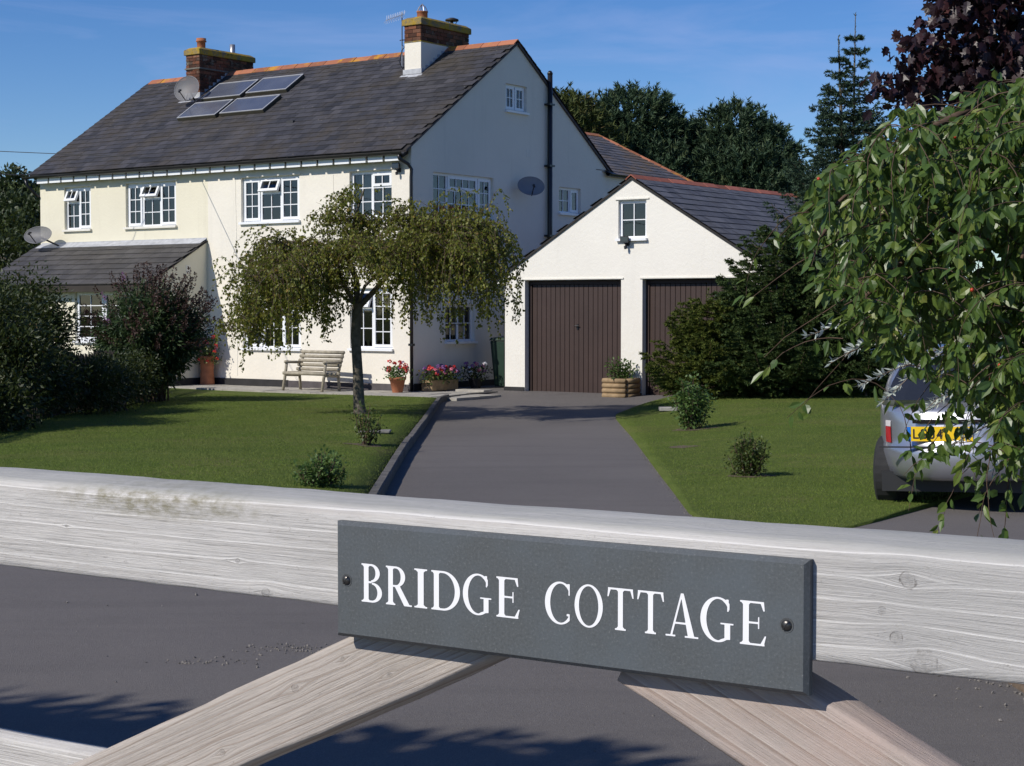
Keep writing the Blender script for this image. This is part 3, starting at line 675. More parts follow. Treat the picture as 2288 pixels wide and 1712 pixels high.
fw('w1', [(0.5, [(0.66, 2, 2, False, 0), (0.34, 2, 1, True, 24)]), (0.5, [C23])], curtains=((0.06, 0.12),))
fw('w2', three(), curtains=((0.22, 0.07), (0.06, 0.10)))
fw('w3', three(24), sill=2, curtains=((0.06, 0.08), (0.24, 0.06)))
fw('w4', [(0.5, [(1.0, 2, 3, False, 0)]), (0.5, [(0.68, 2, 2, False, 0), (0.32, 2, 1, True, 0)])], sill=2, curtains=((0.06, 0.40),))
fw('g3', [(0.33, [C23]), (0.34, [(0.66, 2, 2, False, 0), (0.34, 2, 1, True, 0)]), (0.33, [C23])], sill=2, curtains=((0.05, 0.16),))
fw('g4', [(0.5, [(0.68, 2, 2, False, 0), (0.32, 2, 1, True, 22)]), (0.5, [(1.0, 2, 4, True, 0)])], sill=2)
def gw(k, cols, **kw):
    a, c, z0, z1 = GABLE[k]; return make_window(house, (-0.07, a, z0), R_(90), c - a, z1 - z0, cols, sill=2, **kw)
gw('at', [(0.5, [(1.0, 2, 2, True, 0)]), (0.5, [(1.0, 2, 2, True, 0)])], curtains=((0.07, 0.86),))
gw('bg', [(0.26, [(1.0, 2, 3, False, 0)]), (0.50, [(0.66, 4, 2, False, 0), (0.34, 4, 1, True, 0)]), (0.24, [(1.0, 2, 3, True, 0)])])
gw('sm', [(0.58, [(1.0, 2, 2, False, 0)]), (0.42, [(1.0, 1, 1, True, 0)])], curtains=((0.58, 0.2),))
gw('gg', [(0.5, [(1.0, 2, 2, False, 0)]), (0.5, [(1.0, 2, 2, False, 0)])], curtains=((0.06, 0.3), (0.5, 0.44)))

# roofs ------------------------------------------------------------------
CAMP = np.array([0, 0, EYE])
def slate_tpl(w, l, t): 
    return ([(-w / 2, -l, t), (w / 2, -l, t), (w / 2, 0, 0.001), (-w / 2, 0, 0.001), (-w / 2, -l, 0), (w / 2, -l, 0)], [(0, 1, 2, 3), (4, 5, 1, 0)])
def lay_slates(parent_part, mesh_name, mat, origin, u, v, length, slope_len, w, gauge, n_single, world_of, clip=None, thick=0.009, jitter=0.004, holes=()):
    """courses from the eave up; returns nothing. u along the eave, v up the slope (local unit vectors)"""
    u = np.array(u, float); v = np.array(v, float); nn = np.cross(u, v)
    P = []; 
    ncourse = int(slope_len / gauge) + 1
    for c in range(ncourse):
        top = min((c + 1) * gauge + 0.055, slope_len + 0.02); off = (c % 2) * w / 2
        ncol = int(length / w) + 2
        for i in range(ncol):
            x = -off + (i + 0.5) * w
            lo, hi = x - w / 2, x + w / 2
            if lo < -w * 0.51 or hi > length + w * 0.51: continue
            xc = min(max(x, w / 2 * 0.999), length - w / 2 * 0.999)
            if clip is not None and not clip(xc, top - gauge * 0.6): continue
            if any(a < xc < b_ and c0 < top - gauge * 0.5 < c1 for a, b_, c0, c1 in holes): continue
            P.append((xc + rng.uniform(-jitter, jitter) * 0.3, top + rng.uniform(-jitter, jitter), rng.uniform(0, 0.004)))
    P = np.array(P); N = len(P)
    pos = np.array(origin)[None] + P[:, :1] * u + P[:, 1:2] * v + (P[:, 2:3] + 0.004) * nn
    tv, tf = slate_tpl(w - 0.006, gauge + 0.055, thick + 0.006)
    A0 = np.stack([u, v, nn], -1); ang = rng.normal(0, 0.006, N)
    A = np.repeat(A0[None], N, 0); rot = np.stack([np.stack([np.cos(ang), -np.sin(ang), 0 * ang], -1), np.stack([np.sin(ang), np.cos(ang), 0 * ang], -1), np.repeat([[0, 0, 1.0]], N, 0)], 1)
    A = A @ rot; ti = np.clip(rng.normal(0.45, 0.25, N), 0, 1)
    wp = np.array([world_of(*p) for p in pos]); order = np.argsort(np.linalg.norm(wp - CAMP, axis=1))
    single = order[:n_single]; rest = order[n_single:]
    variants = [scatter_mesh(mesh_name, tv, tf, np.eye(3)[None], np.zeros((1, 3)), mat, np.array([k / 11])) for k in range(12)]
    for i in single:
        o = bpy.data.objects.new(mesh_name, variants[int(ti[i] * 11)]); link(o, parent_part)
        Mx = Matrix.Identity(4)
        for r in range(3):
            for c in range(3): Mx[r][c] = A[i][r][c]
            Mx[r][3] = pos[i][r]
        o.matrix_basis = Mx
    if len(rest):
        o = mesh_obj(mesh_name + 's', scatter_mesh(mesh_name + 's', tv, tf, A[rest], pos[rest], mat, ti[rest]), parent_part, 'stuff')
ca = 1 / math.hypot(1, SL); sa = SL * ca
slope_len = math.hypot(RIDGE_Y - EY, RIDGE_Z - EZ) - 0.02
roof = MB(); th = 0.05
for sgn in (0, 1):
    yy = (lambda y: y) if not sgn else (lambda y: 2 * RIDGE_Y - y)
    a, bq = (yy(EY), EZ), (RIDGE_Y, RIDGE_Z)
    roof.hull([(HL - 0.1, a[0], a[1] - th), (HL - 0.1, bq[0], bq[1] - th), (HL - 0.1, bq[0], bq[1] - 0.006), (HL - 0.1, a[0], a[1] - 0.006)], [(0.045, a[0], a[1] - th), (0.045, bq[0], bq[1] - th), (0.045, bq[0], bq[1] - 0.006), (0.045, a[0], a[1] - 0.006)])
roof = roof.build('roof', M['deck'], house)
lay_slates(roof, 'slate', M['slate'], (HL - 0.12, EY - 0.02, EZ), (1, 0, 0), (0, ca, sa), -HL + 0.19, slope_len, 0.255, 0.20, 300, lambda x, y, z: hw(x, y, z))
# back slope as one sheet of slates
lay_slates(roof, 'rear_slope_slate', M['slate'], (0.07, 2 * RIDGE_Y - EY + 0.02, EZ), (-1, 0, 0), (0, -ca, sa), -HL + 0.19, slope_len, 0.255, 0.20, 0, lambda x, y, z: hw(x, y, z))
def ridge_run(parent, mat, p0, p1, pitch, n, r=0.13, mesh='ridge_tile', gaps=()):
    p0, p1 = np.array(p0, float), np.array(p1, float); d = (p1 - p0) / np.linalg.norm(p1 - p0); L_ = np.linalg.norm(p1 - p0) / n
    side = norm(np.cross(d, [0, 0, 1.0])); up = np.cross(side, d)
    for i in range(n):
        if any(a <= i / n < b_ for a, b_ in gaps): continue
        a = p0 + d * (i * L_ + 0.006); c = p0 + d * ((i + 1) * L_ - 0.006)
        prof = [(-r, -r * pitch), (-r * 0.45, -r * pitch * 0.32), (0, 0.015), (r * 0.45, -r * pitch * 0.32), (r, -r * pitch)]
        prof2 = [(x * 0.93, z - 0.02) for x, z in prof[::-1]]
        lift = rng.uniform(0.014, 0.026)
        ring = lambda q, e: [tuple(q + side * x * e + up * (z * e + lift)) for x, z in prof + prof2]
        MB().hull(ring(a, 1.0), ring(c, 1.03)).build(mesh, mat, parent, tint=float(rng.random()))
ridge_run(roof, M['ridge'], (HL - 0.05, RIDGE_Y, RIDGE_Z + 0.02), (0.05, RIDGE_Y, RIDGE_Z + 0.02), SL, 25, 0.15)
for i in range(26):   # rafter feet under the eave
    x = HL + 0.1 + i * (-HL - 0.2) / 25
    MB().hull([(x - 0.025, -0.19, 4.655), (x - 0.025, 0.03, 4.80), (x - 0.025, 0.03, 4.69), (x - 0.025, -0.17, 4.585)], [(x + 0.025, -0.19, 4.655), (x + 0.025, 0.03, 4.80), (x + 0.025, 0.03, 4.69), (x + 0.025, -0.17, 4.585)]).build('rafter_tail', M['wood_dark'], roof)
for i in range(25):
    x = HL + 0.1 + i * (-HL - 0.2) / 25
    MB().box(x + 0.03, x + (-HL - 0.2) / 25 - 0.03, -0.20, -0.165, 4.53, 4.655).build('fascia_board', M['upvc'], roof)
# verge: a thin mortar line along the gable rake
for sgn in (0, 1):
    yf = (lambda y: y) if not sgn else (lambda y: 2 * RIDGE_Y - y)
    m = MB(); n = 14
    for i in range(n):
        a, c = i / n, (i + 1) / n - 0.004
        q = lambda t, dz: (yf(EY + (RIDGE_Y - EY) * t), EZ + (RIDGE_Z - EZ) * t + dz)
        m.hull([(-0.02, *q(a, -0.052)), (0.05, *q(a, -0.052)), (0.05, *q(a, -0.012)), (-0.02, *q(a, -0.012))], [(-0.02, *q(c, -0.052)), (0.05, *q(c, -0.052)), (0.05, *q(c, -0.012)), (-0.02, *q(c, -0.012))])
    m.build('verge_mortar', M['plinth_grey'], roof)
def gutter(parent, a, c, r=0.055, mat='black_pipe'):
    a, c = np.array(a, float), np.array(c, float); d = norm(c - a); s = norm(np.cross(d, [0, 0, 1.0]))
    ring = lambda q: [tuple(q + s * r * math.cos(t) + np.array([0, 0, -r * math.sin(t)])) for t in np.linspace(0, math.pi, 8)] + [tuple(q + s * r * 0.85 * math.cos(t) + np.array([0, 0, -r * 0.85 * math.sin(t)])) for t in np.linspace(math.pi, 0, 8)]
    return MB().hull(ring(a), ring(c)).build('gutter', M[mat], parent)
gutter(house, (HL - 0.28, -0.265, 4.70), (0.0, -0.265, 4.69))
MB().tube([(-0.10, -0.265, 4.64), (-0.10, -0.25, 4.56), (-0.005, -0.09, 4.46), (0.03, -0.03, 4.36), (0.03, -0.045, 4.2), (0.03, -0.045, 0.0)], 0.034, 10).build('downpipe', M['black_pipe'], house, True)
for z in (0.9, 2.1, 3.3): MB().box(-0.02, 0.08, -0.085, 0.0, z, z + 0.045).build('pipe_clip', M['black_pipe'], house)
MB().tube([(HL - 0.2, -0.265, 4.64), (HL - 0.17, -0.24, 4.50), (HL - 0.04, -0.08, 4.28), (HL - 0.04, 0.1, 4.2)], 0.034, 8).build('downpipe', M['black_pipe'], house, True)
m = MB().tube([(0.085, 4.70, -0.1), (0.085, 4.70, 6.72)], 0.056, 12); m.tube([(0.085, 4.70, 6.72), (0.085, 4.70, 6.75), (0.085, 4.70, 6.80)], [0.06, 0.062, 0.03], 12)
sp_ = m.build('soil_pipe', M['black_pipe'], house, True)
for z in (1.5, 3.2, 4.72, 6.05): MB().box(0.0, 0.15, 4.60, 4.80, z, z + 0.04).build('pipe_clip', M['black_pipe'], sp_)
gutter(house, (0.12, HB - 0.1, 4.72), (0.12, 10.95, 4.72))
MB().box(-0.02, 0.02, 0.34, 0.42, 3.44, 3.54).build('cable_box', M['dish'], house)
MB().box(-0.02, 0.006, 3.92, 4.06, 4.88, 5.05).build('blocked_vent', M['sill'], house)
# rear wing: hipped slate roof
rw = MB(); rz_, rxx = 6.02, -2.5
rw.poly([(0.16, HB, 4.70), (0.16, 10.95, 4.70), (rxx, 10.7, rz_), (rxx, HB - 3, rz_), (0.16 - 2.66 * 0.0, HB, 4.70)][:4]); rw.poly([(0.16, 10.95, 4.70), (-5.16, 10.95, 4.70), (rxx, 10.7, rz_)]); rw.poly([(-5.16, 10.95, 4.70), (-5.16, HB, 4.70), (rxx, HB - 3, rz_), (rxx, 10.7, rz_)])
rw = rw.build('rear_wing_roof', M['deck'], house)
v_ = norm(np.array([-2.66, 0, 1.32])); L2 = math.hypot(2.66, 1.32)
def rear_clip(x, s): y = 4.0 + x; t = s / L2; lim = 10.95 - 0.25 * t; low = HB - 3.1 * t; return y < lim and y > low
lay_slates(rw, 'rear_slate', M['slate_lichen'], (0.18, 4.0, 4.70), (0, 1, 0), v_, 9.5, L2, 0.255, 0.20, 120, lambda x, y, z: hw(x, y, z), rear_clip)
ridge_run(rw, M['ridge'], (rxx, HB - 2.0, rz_ + 0.02), (rxx, 10.7, rz_ + 0.02), 0.5, 10, 0.13)
ridge_run(rw, M['ridge'], (rxx, 10.7, rz_ + 0.02), (0.14, 10.93, 4.74), 0.3, 9, 0.12, 'hip_tile')

# chimneys ---------------------------------------------------------------
BRICK_T = ([(-.5, -.5, -.5), (.5, -.5, -.5), (.5, .5, -.5), (-.5, .5, -.5), (-.5, -.5, .5), (.5, -.5, .5), (.5, .5, .5), (-.5, .5, .5)], [(0, 3, 2, 1), (4, 5, 6, 7), (0, 1, 5, 4), (1, 2, 6, 5), (2, 3, 7, 6), (3, 0, 4, 7)])
brick_variants = [scatter_mesh('brick', *BRICK_T, np.eye(3)[None], np.zeros((1, 3)), M['brick'], np.array([k / 9])) for k in range(10)]
def brick_face(parent, p0, du, length, z0, z1, outn, skip=None, single=True):
    """running-bond face: bricks 215 x 65 mm in 10 mm joints, standing 8 mm proud of the mortar"""
    du = np.array(du, float); outn = np.array(outn, float); course = 0.075; nz_ = int(round((z1 - z0) / course)); course = (z1 - z0) / nz_
    A_, P_ = [], []
    for c in range(nz_):
        x = -(c % 2) * 0.1125
        while x < length - 0.03:
            a, b_ = max(x, 0.0), min(x + 0.215, length); x += 0.225
            if b_ - a < 0.04: continue
            zc = z0 + (c + 0.5) * course; ctr = np.array(p0) + du * (a + b_) / 2 + np.array([0, 0, zc]) - outn * 0.03
            if skip is not None and skip(ctr): continue
            pr = rng.uniform(-0.004, 0.004)
            Mx = np.stack([du * (b_ - a), outn * 0.076, np.array([0, 0, course - 0.011])], -1)
            A_.append(Mx); P_.append(ctr + outn * pr)
    if single:
        for Mx, p in zip(A_, P_):
            o = bpy.data.objects.new('brick', brick_variants[rng.integers(10)]); link(o, parent)
            B = Matrix.Identity(4)
            for r in range(3):
                for c in range(3): B[r][c] = Mx[r][c]
                B[r][3] = p[r]
            o.matrix_basis = B
    else:
        mesh_obj('brickwork', scatter_mesh('brickwork', *BRICK_T, np.array(A_), np.array(P_), M['brick'], rng.random(len(P_))), parent, 'stuff')
def roof_z(y): return RIDGE_Z - abs(y - RIDGE_Y) * SL
def chimney(x0, x1, y0, y1, zt, slab, brick_from, white):
    core = MB().box(x0 + 0.012, x1 - 0.012, y0 + 0.012, y1 - 0.012, 5.6, zt - slab + 0.01).build('chimney', M['mortar'], house)
    core['label'] = 'chimney with white rendered foot' if white else 'all brick chimney'
    zs = zt - slab
    below = lambda c: c[2] < roof_z(c[1]) - 0.05
    brick_face(core, (x0, y0, 0), (1, 0, 0), x1 - x0, brick_from, zs, (0, -1, 0), below)
    brick_face(core, (x1, y0, 0), (0, 1, 0), y1 - y0, brick_from, zs, (1, 0, 0), below)
    brick_face(core, (x0, y1, 0), (0, -1, 0), y1 - y0, brick_from, zs, (-1, 0, 0), below, False)
    brick_face(core, (x1, y1, 0), (-1, 0, 0), x1 - x0, brick_from, zs, (0, 1, 0), below, False)
    e = 0.045
    r0 = [(x0 - e, y0 - e), (x1 + e, y0 - e), (x1 + e, y1 + e), (x0 - e, y1 + e)]; ctr = ((x0 + x1) / 2, (y0 + y1) / 2)
    cap = MB(); sh = lambda f, z: [(ctr[0] + (x - ctr[0]) * f, ctr[1] + (y - ctr[1]) * (1 - (1 - f) * 0.4), z) for x, y in r0]
    cap.hull(sh(1, zs), sh(1, zt - 0.04)); cap.hull(sh(1, zt - 0.04), sh(0.72, zt + 0.02))
    cap.build('chimney_capping', M['capstone'], core, bevel=0.012)
    return core
chR = chimney(-2.275, -1.827, 2.60, 4.30, 7.87, 0.165, 7.37, True)
wr = MB().box(-2.275, -1.827, 2.60, 4.30, 5.9, 7.345); wr.build('rendered_base', M['white_wall'], chR)
MB().box(-2.285, -1.817, 2.59, 4.31, 7.345, 7.37).build('lichen_ledge', M['capstone'], chR)
chL = chimney(-8.93, -8.485, 2.56, 4.36, 7.80, 0.16, 6.35, False)
MB().box(-8.96, -8.455, 2.53, 4.39, 7.30, 7.335).build('strap_course', M['mortar'], chL)
for core, x0, x1, y0 in ((chR, -2.275, -1.827, 2.60), (chL, -8.93, -8.485, 2.56)):
    m = MB(); m.box(x0 - 0.03, x1 + 0.03, y0 - 0.025, y0 + 0.01, roof_z(y0) - 0.05, roof_z(y0) + 0.13)
    m.poly([(x0 - 0.09, y0 - 0.20, roof_z(y0 - 0.20) + 0.032), (x1 + 0.09, y0 - 0.20, roof_z(y0 - 0.20) + 0.032), (x1 + 0.06, y0 + 0.01, roof_z(y0) + 0.04), (x0 - 0.06, y0 + 0.01, roof_z(y0) + 0.04)])
    m.build('lead_apron', M['lead'], core)
    m = MB()
    for i in range(7):   # stepped flashing
        ya, yb = y0 + 0.02 + i * 0.135, y0 + 0.02 + (i + 1) * 0.135 - 0.004
        if yb > RIDGE_Y: break
        m.box(x1 - 0.01, x1 + 0.014, ya, yb, roof_z(ya) - 0.02, roof_z(ya) + 0.12)
    m.build('stepped_flashing', M['lead'], core)
pot = MB().lathe([(0.10, 0), (0.10, 0.17), (0.125, 0.18), (0.125, 0.205), (0.108, 0.21), (0.118, 0.26), (0.09, 0.265), (0.085, 0.1)], (0, 0, 0), 18)
pot.build('chimney_pot', M['terracotta'], chL, True, (-8.70, 2.83, 7.80))
MB().lathe([(0.065, 0), (0.065, 0.24), (0.055, 0.24), (0.055, 0.05)], (0, 0, 0), 16).build('steel_flue', M['steel'], chL, True, (-8.68, 3.85, 7.80))
MB().lathe([(0.115, 0), (0.115, 0.15), (0.125, 0.155), (0.125, 0.175), (0.10, 0.175)], (0, 0, 0), 18).build('chimney_pot', M['terracotta'], chR, True, (-2.05, 2.93, 7.87))
m = MB()
for i in range(10):
    t = 2 * math.pi * i / 10; m.tube([(0.12 * math.cos(t), 0.12 * math.sin(t), 0), (0.07 * math.cos(t), 0.07 * math.sin(t), 0.10), (0.0, 0.0, 0.17)], 0.006, 4)
m.build('wire_bird_guard', M['steel'], chR, False, (-2.05, 2.93, 8.04))
m = MB().lathe([(0.02, 0.10), (0.15, 0.105), (0.145, 0.14), (0.06, 0.17), (0.0, 0.175)], (0, 0, 0), 18); m.lathe([(0.07, -0.02), (0.03, 0.04), (0.03, 0.11)], (0, 0, 0), 10)
for i in range(3):
    t = 2 * math.pi * i / 3 + 0.4; m.tube([(0.06 * math.cos(t), 0.06 * math.sin(t), 0), (0.13 * math.cos(t), 0.13 * math.sin(t), 0.11)], 0.008, 4)
m.build('mushroom_cowl', M['iron'], chR, True, (-2.05, 3.98, 7.88))
# aerial strapped to the right chimney
aer = thing('television_aerial', 'thin television aerial on a mast strapped to the white-footed chimney', 'aerial', tuple(hw(-2.56, 2.86, 6.85)), -YAW)
MB().tube([(0, 0, 0.0), (0, 0, 1.22)], 0.014, 6).build('mast', M['steel'], aer)
MB().tube([(0.06, -0.02, 1.17), (-0.22, 0.02, 1.14), (-0.50, 0.06, 1.10)], 0.008, 5).build('boom', M['steel'], aer)
m = MB()
for i in range(11):
    x = 0.05 - 0.05 * i; z = 1.17 - 0.0065 * i
    m.tube([(x, 0.0, z - 0.10), (x - 0.02, 0.06, z + 0.10)], 0.0035, 3); m.tube([(x - 0.02, -0.05, z - 0.09), (x, 0.08, z + 0.08)], 0.0035, 3)
m.build('elements', M['steel'], aer)
for z in (0.28, 0.62): MB().tube([(0.30, 0.02, z), (0.0, 0.0, z), (-0.06, 0.0, z)], 0.012, 5).build('bracket', M['iron'], aer)
MB().tube([(0.02, -0.02, 1.1), (0.03, -0.03, 0.5), (0.16, -0.10, 0.45), (0.22, -0.27, 0.35), (0.16, -0.28, 0.1), (0.24, -0.28, -0.05)], 0.010, 5).build('aerial_lead', M['black_pipe'], aer)

# lean-to ---------------------------------------------------------------
EXR, EXF = -5.663, -1.50
lt_sl = (3.11 - 2.16) / 1.72
wl_t = lambda y: 3.06 + y * lt_sl
lt = wall_sheet('lean_to_wall', M['cream'], house, HL, EXR, -0.3, lambda u: 2.24, [(-8.20, -6.40, 0.92, 2.02)], 0.22, lambda u, d, z: (u, EXF + d, z))
wall_sheet('lean_to_wall', M['cream'], house, EXF, -0.0, -0.3, lambda y: wl_t(y), [], 0.22, lambda u, d, z: (EXR - d, u, z))
MB().box(EXR - 0.05, EXR + 0.016, EXF - 0.016, -0.02, -0.3, 0.15).build('plinth', M['plinth'], house)
MB().box(-5.64, -3.3, -0.024, 0.0, -0.3, 0.145).build('plinth', M['plinth'], house)
MB().box(HL, EXR - 0.06, EXF - 0.016, EXF + 0.03, -0.3, 0.15).build('plinth', M['plinth'], house)
MB().box(EXR - 0.004, EXR + 0.006, -0.62, -0.50, 2.38, 2.56).build('air_brick', M['sill'], house)
make_window(house, (-8.20, EXF + 0.07, 0.92), 0, 1.8, 1.10, [(0.5, [(1.0, 2, 4, True, 0)]), (0.5, [(1.0, 2, 4, True, 0)])], sill=2)
lr = MB(); lr.hull([(HL - 0.06, -1.74, 2.12), (HL - 0.06, 0.0, 3.08), (HL - 0.06, 0.0, 3.10), (HL - 0.06, -1.74, 2.14)], [(EXR + 0.03, -1.74, 2.12), (EXR + 0.03, 0, 3.08), (EXR + 0.03, 0, 3.10), (EXR + 0.03, -1.74, 2.14)])
lr = lr.build('lean_to_roof', M['deck'], house)
c2 = 1 / math.hypot(1, lt_sl); s2 = lt_sl * c2
lay_slates(lr, 'roof_tile', M['tile'], (HL - 0.06, -1.76, 2.14), (1, 0, 0), (0, c2, s2), EXR - HL + 0.10, 1.98, 0.29, 0.235, 300, lambda x, y, z: hw(x, y, z), None, 0.016)
m = MB()
for i in range(7):
    a = HL + 0.05 + i * 0.78; m.box(a, min(a + 0.775, EXR), -0.012, 0.0, 3.09, 3.16)
    m.hull([(a, -0.20, 3.033), (a, 0, 3.143), (a, 0, 3.15), (a, -0.20, 3.04)], [(min(a + 0.775, EXR), -0.20, 3.033), (min(a + 0.775, EXR), 0, 3.143), (min(a + 0.775, EXR), 0, 3.15), (min(a + 0.775, EXR), -0.20, 3.04)])
m.build('lead_flashing', M['lead'], lr)
for i in range(14):
    x = HL + 0.1 + i * 0.40; MB().box(x, x + 0.05, -1.72, -1.48, 2.02, 2.11).build('rafter_tail', M['wood_dark'], lr)
MB().box(HL - 0.06, EXR + 0.03, -1.765, -1.742, 1.99, 2.125).build('fascia', M['wood_dark'], lr)

# solar panels -----------------------------------------------------------
def solar(x0, x1, s0, s1, label):
    """a framed collector lying on the front slope between local x0..x1 and slope distances s0..s1"""
    o = thing('solar_panel', label, 'solar panel', tuple(hw((x0 + x1) / 2, EY + s0 * ca, EZ + s0 * sa)), -YAW, 'solar panels on the slate roof')
    w = (x1 - x0) / 2; h = s1 - s0; t = 0.10; b0 = 0.03
    def P(x, s, n): return (x, s * ca - n * sa, s * sa + n * ca)
    def slab(x0, x1, s0, s1, n0, n1, name, mat):
        MB().hull([P(x0, s0, n0), P(x1, s0, n0), P(x1, s1, n0), P(x0, s1, n0)], [P(x0, s0, n1), P(x1, s0, n1), P(x1, s1, n1), P(x0, s1, n1)]).build(name, mat, o)
    slab(-w, w, 0, h, b0, t, 'casing', M['panel_side']); f = 0.03
    slab(-w + f, w - f, f, h - f, t + 0.001, t + 0.006, 'glass', M['panel_glass'])
    for q in ((-w, w, 0, f), (-w, w, h - f, h), (-w, -w + f, f, h - f), (w - f, w, f, h - f)): slab(*q, t + 0.001, t + 0.016, 'trim', M['alu'])
    for x in (-w * 0.6, w * 0.6): slab(x - 0.02, x + 0.02, 0.05, h - 0.05, 0.0, b0, 'foot', M['iron'])
    return o
def sd_(y): return (y - EY) / ca
solar(-8.13, -6.86, sd_(2.30), sd_(2.93), 'upper left of four dark solar panels, beside the all-brick chimney')
solar(-6.74, -5.48, sd_(2.36), sd_(2.96), 'upper right of four dark solar panels on the slate roof')
solar(-8.13, -6.90, sd_(1.54), sd_(2.14), 'lower left of four dark solar panels on the slate roof')
solar(-6.79, -5.44, sd_(1.57), sd_(2.15), 'lower right of four dark solar panels on the slate roof')
MB().box(-4.27, -4.09, 1.03, 1.10, roof_z(1.06), roof_z(1.06) + 0.07).build('roof_vent', M['iron'], roof)

# satellite dishes -------------------------------------------------------
def dish(name, label, loc, face, r, ry, solid, foot):
    o = thing(name, label, 'satellite dish', loc, 0.0, 'satellite dishes on the cottage')
    f = norm(np.array(face, float)); s = norm(np.cross([0, 0, 1.0], f)); u = np.cross(f, s)
    m = MB(); rings = 7; seg_ = 26
    for side in (0, 1):
        i0 = len(m.v)
        for k in range(rings + 1):
            q = k / rings
            for j in range(seg_):
                t = 2 * math.pi * j / seg_; m.v.append(tuple(s * r * q * math.cos(t) + u * ry * q * math.sin(t) + f * (0.13 * r * q * q * 1.3 - side * 0.008)))
        for k in range(rings):
            for j in range(seg_): m.f.append((i0 + k * seg_ + j, i0 + k * seg_ + (j + 1) % seg_, i0 + (k + 1) * seg_ + (j + 1) % seg_, i0 + (k + 1) * seg_ + j))
    m.build('reflector', M['dish'] if solid else M['mesh_dish'], o, True)
    ring = [tuple(s * r * math.cos(t) + u * ry * math.sin(t) + f * 0.17 * r) for t in np.linspace(0, 2 * math.pi, 33)]
    MB().tube(ring, 0.007, 5, False).build('rim', M['dish'], o, True)
    a = -u * ry * 0.95 + f * 0.1 * r; e = -u * ry * 0.55 + f * r * 1.0
    MB().tube([tuple(-u * ry * 0.2 - f * 0.02), tuple(a - f * 0.02), tuple(e)], 0.012, 6).build('arm', M['iron'], o)
    MB().tube([tuple(e - u * 0.03), tuple(e + u * 0.02 - f * 0.02), tuple(e + u * 0.05 - f * 0.07)], [0.022, 0.03, 0.02], 8).build('receiver', M['iron'], o)
    MB().tube([tuple(-f * 0.02), tuple(-f * 0.07), tuple(np.array(foot) * 0.8 - f * 0.02), tuple(foot)], 0.02, 6).build('bracket', M['iron'], o)
    return o
t = NT('perforated_dish'); tr = t.n('BsdfTransparent', Color=(1, 1, 1, 1)); t.fin((0.16, 0.16, 0.17), 0.5)
ms = t.n('MixShader', Fac=0.36); t.link(t.b.outputs[0], ms.inputs[1]); t.link(tr.outputs[0], ms.inputs[2]); t.link(ms.outputs[0], t.o.inputs['Surface']); M['mesh_dish'] = t.m
wdir = lambda x, y, z: RX * x + BK * y + np.array([0, 0, z])
dish('satellite_dish', 'see-through mesh dish on the corner above the lean-to roof', tuple(hw(-10.68, -0.42, 3.30)), wdir(0.25, -1.0, 0.50), 0.375, 0.22, False, wdir(0.32, 0.30, -0.22))
dish('satellite_dish', 'dark mesh dish beside the all-brick chimney on the roof', tuple(hw(-8.42, 2.12, 6.76)), wdir(0.22, -1.0, 0.28), 0.335, 0.31, False, wdir(-0.05, 0.30, -0.28))
dish('satellite_dish', 'solid grey dish on the shaded gable wall', tuple(hw(0.34, 3.60, 4.21)), wdir(0.85, -0.75, 0.50), 0.29, 0.22, True, wdir(-0.34, 0.12, 0.0))
# floodlights
def floodlight(label, loc, rz, tilt):
    o = thing('floodlight', label, 'floodlight', loc, rz, 'outside floodlights')
    MB().box(-0.04, 0.04, -0.02, 0.0, -0.04, 0.04).build('wall_plate', M['iron'], o)
    MB().tube([(0, -0.02, 0), (0, -0.09, -0.01), (0.0, -0.12, 0.03)], 0.012, 6).build('arm', M['iron'], o)
    m = MB().hull([(-0.09, -0.13, 0.02), (0.09, -0.13, 0.02), (0.09, -0.13, 0.14), (-0.09, -0.13, 0.14)], [(-0.06, -0.05, 0.05), (0.06, -0.05, 0.05), (0.06, -0.05, 0.11), (-0.06, -0.05, 0.11)])
    h = m.build('lamp_head', M['iron'], o); MB().box(-0.075, 0.075, -0.134, -0.131, 0.035, 0.125).build('lens', M['car_glass'], h)
    MB().tube([(0, -0.05, -0.02), (0, -0.09, -0.06), (0, -0.09, -0.10)], [0.015, 0.03, 0.02], 8).build('sensor', M['iron'], o)
    return o
floodlight('black floodlight under the eave at the front right corner', tuple(hw(-0.30, -0.0, 4.36)), -YAW, 0)

# telephone cables
for a, c, sag, lab in ((hw(-5.9, -0.24, 4.60), np.array([-13.5, 20.5, 4.2]), 1.25, 'pale telephone cable sagging from the eave past the upper windows'), (hw(-7.2, -0.2, 4.95), np.array([-24.0, 33.0, 5.6]), 0.35, 'dark overhead cable crossing to the roof edge')):
    p = [tuple(a + (c - a) * t_ + np.array([0, 0, -sag * 4 * t_ * (1 - t_) * 0.35])) for t_ in np.linspace(0, 1, 30)]
    tag(MB().tube(p, 0.008, 5).build('overhead_cable', M['cable']), lab, 'cable', 'overhead cables')

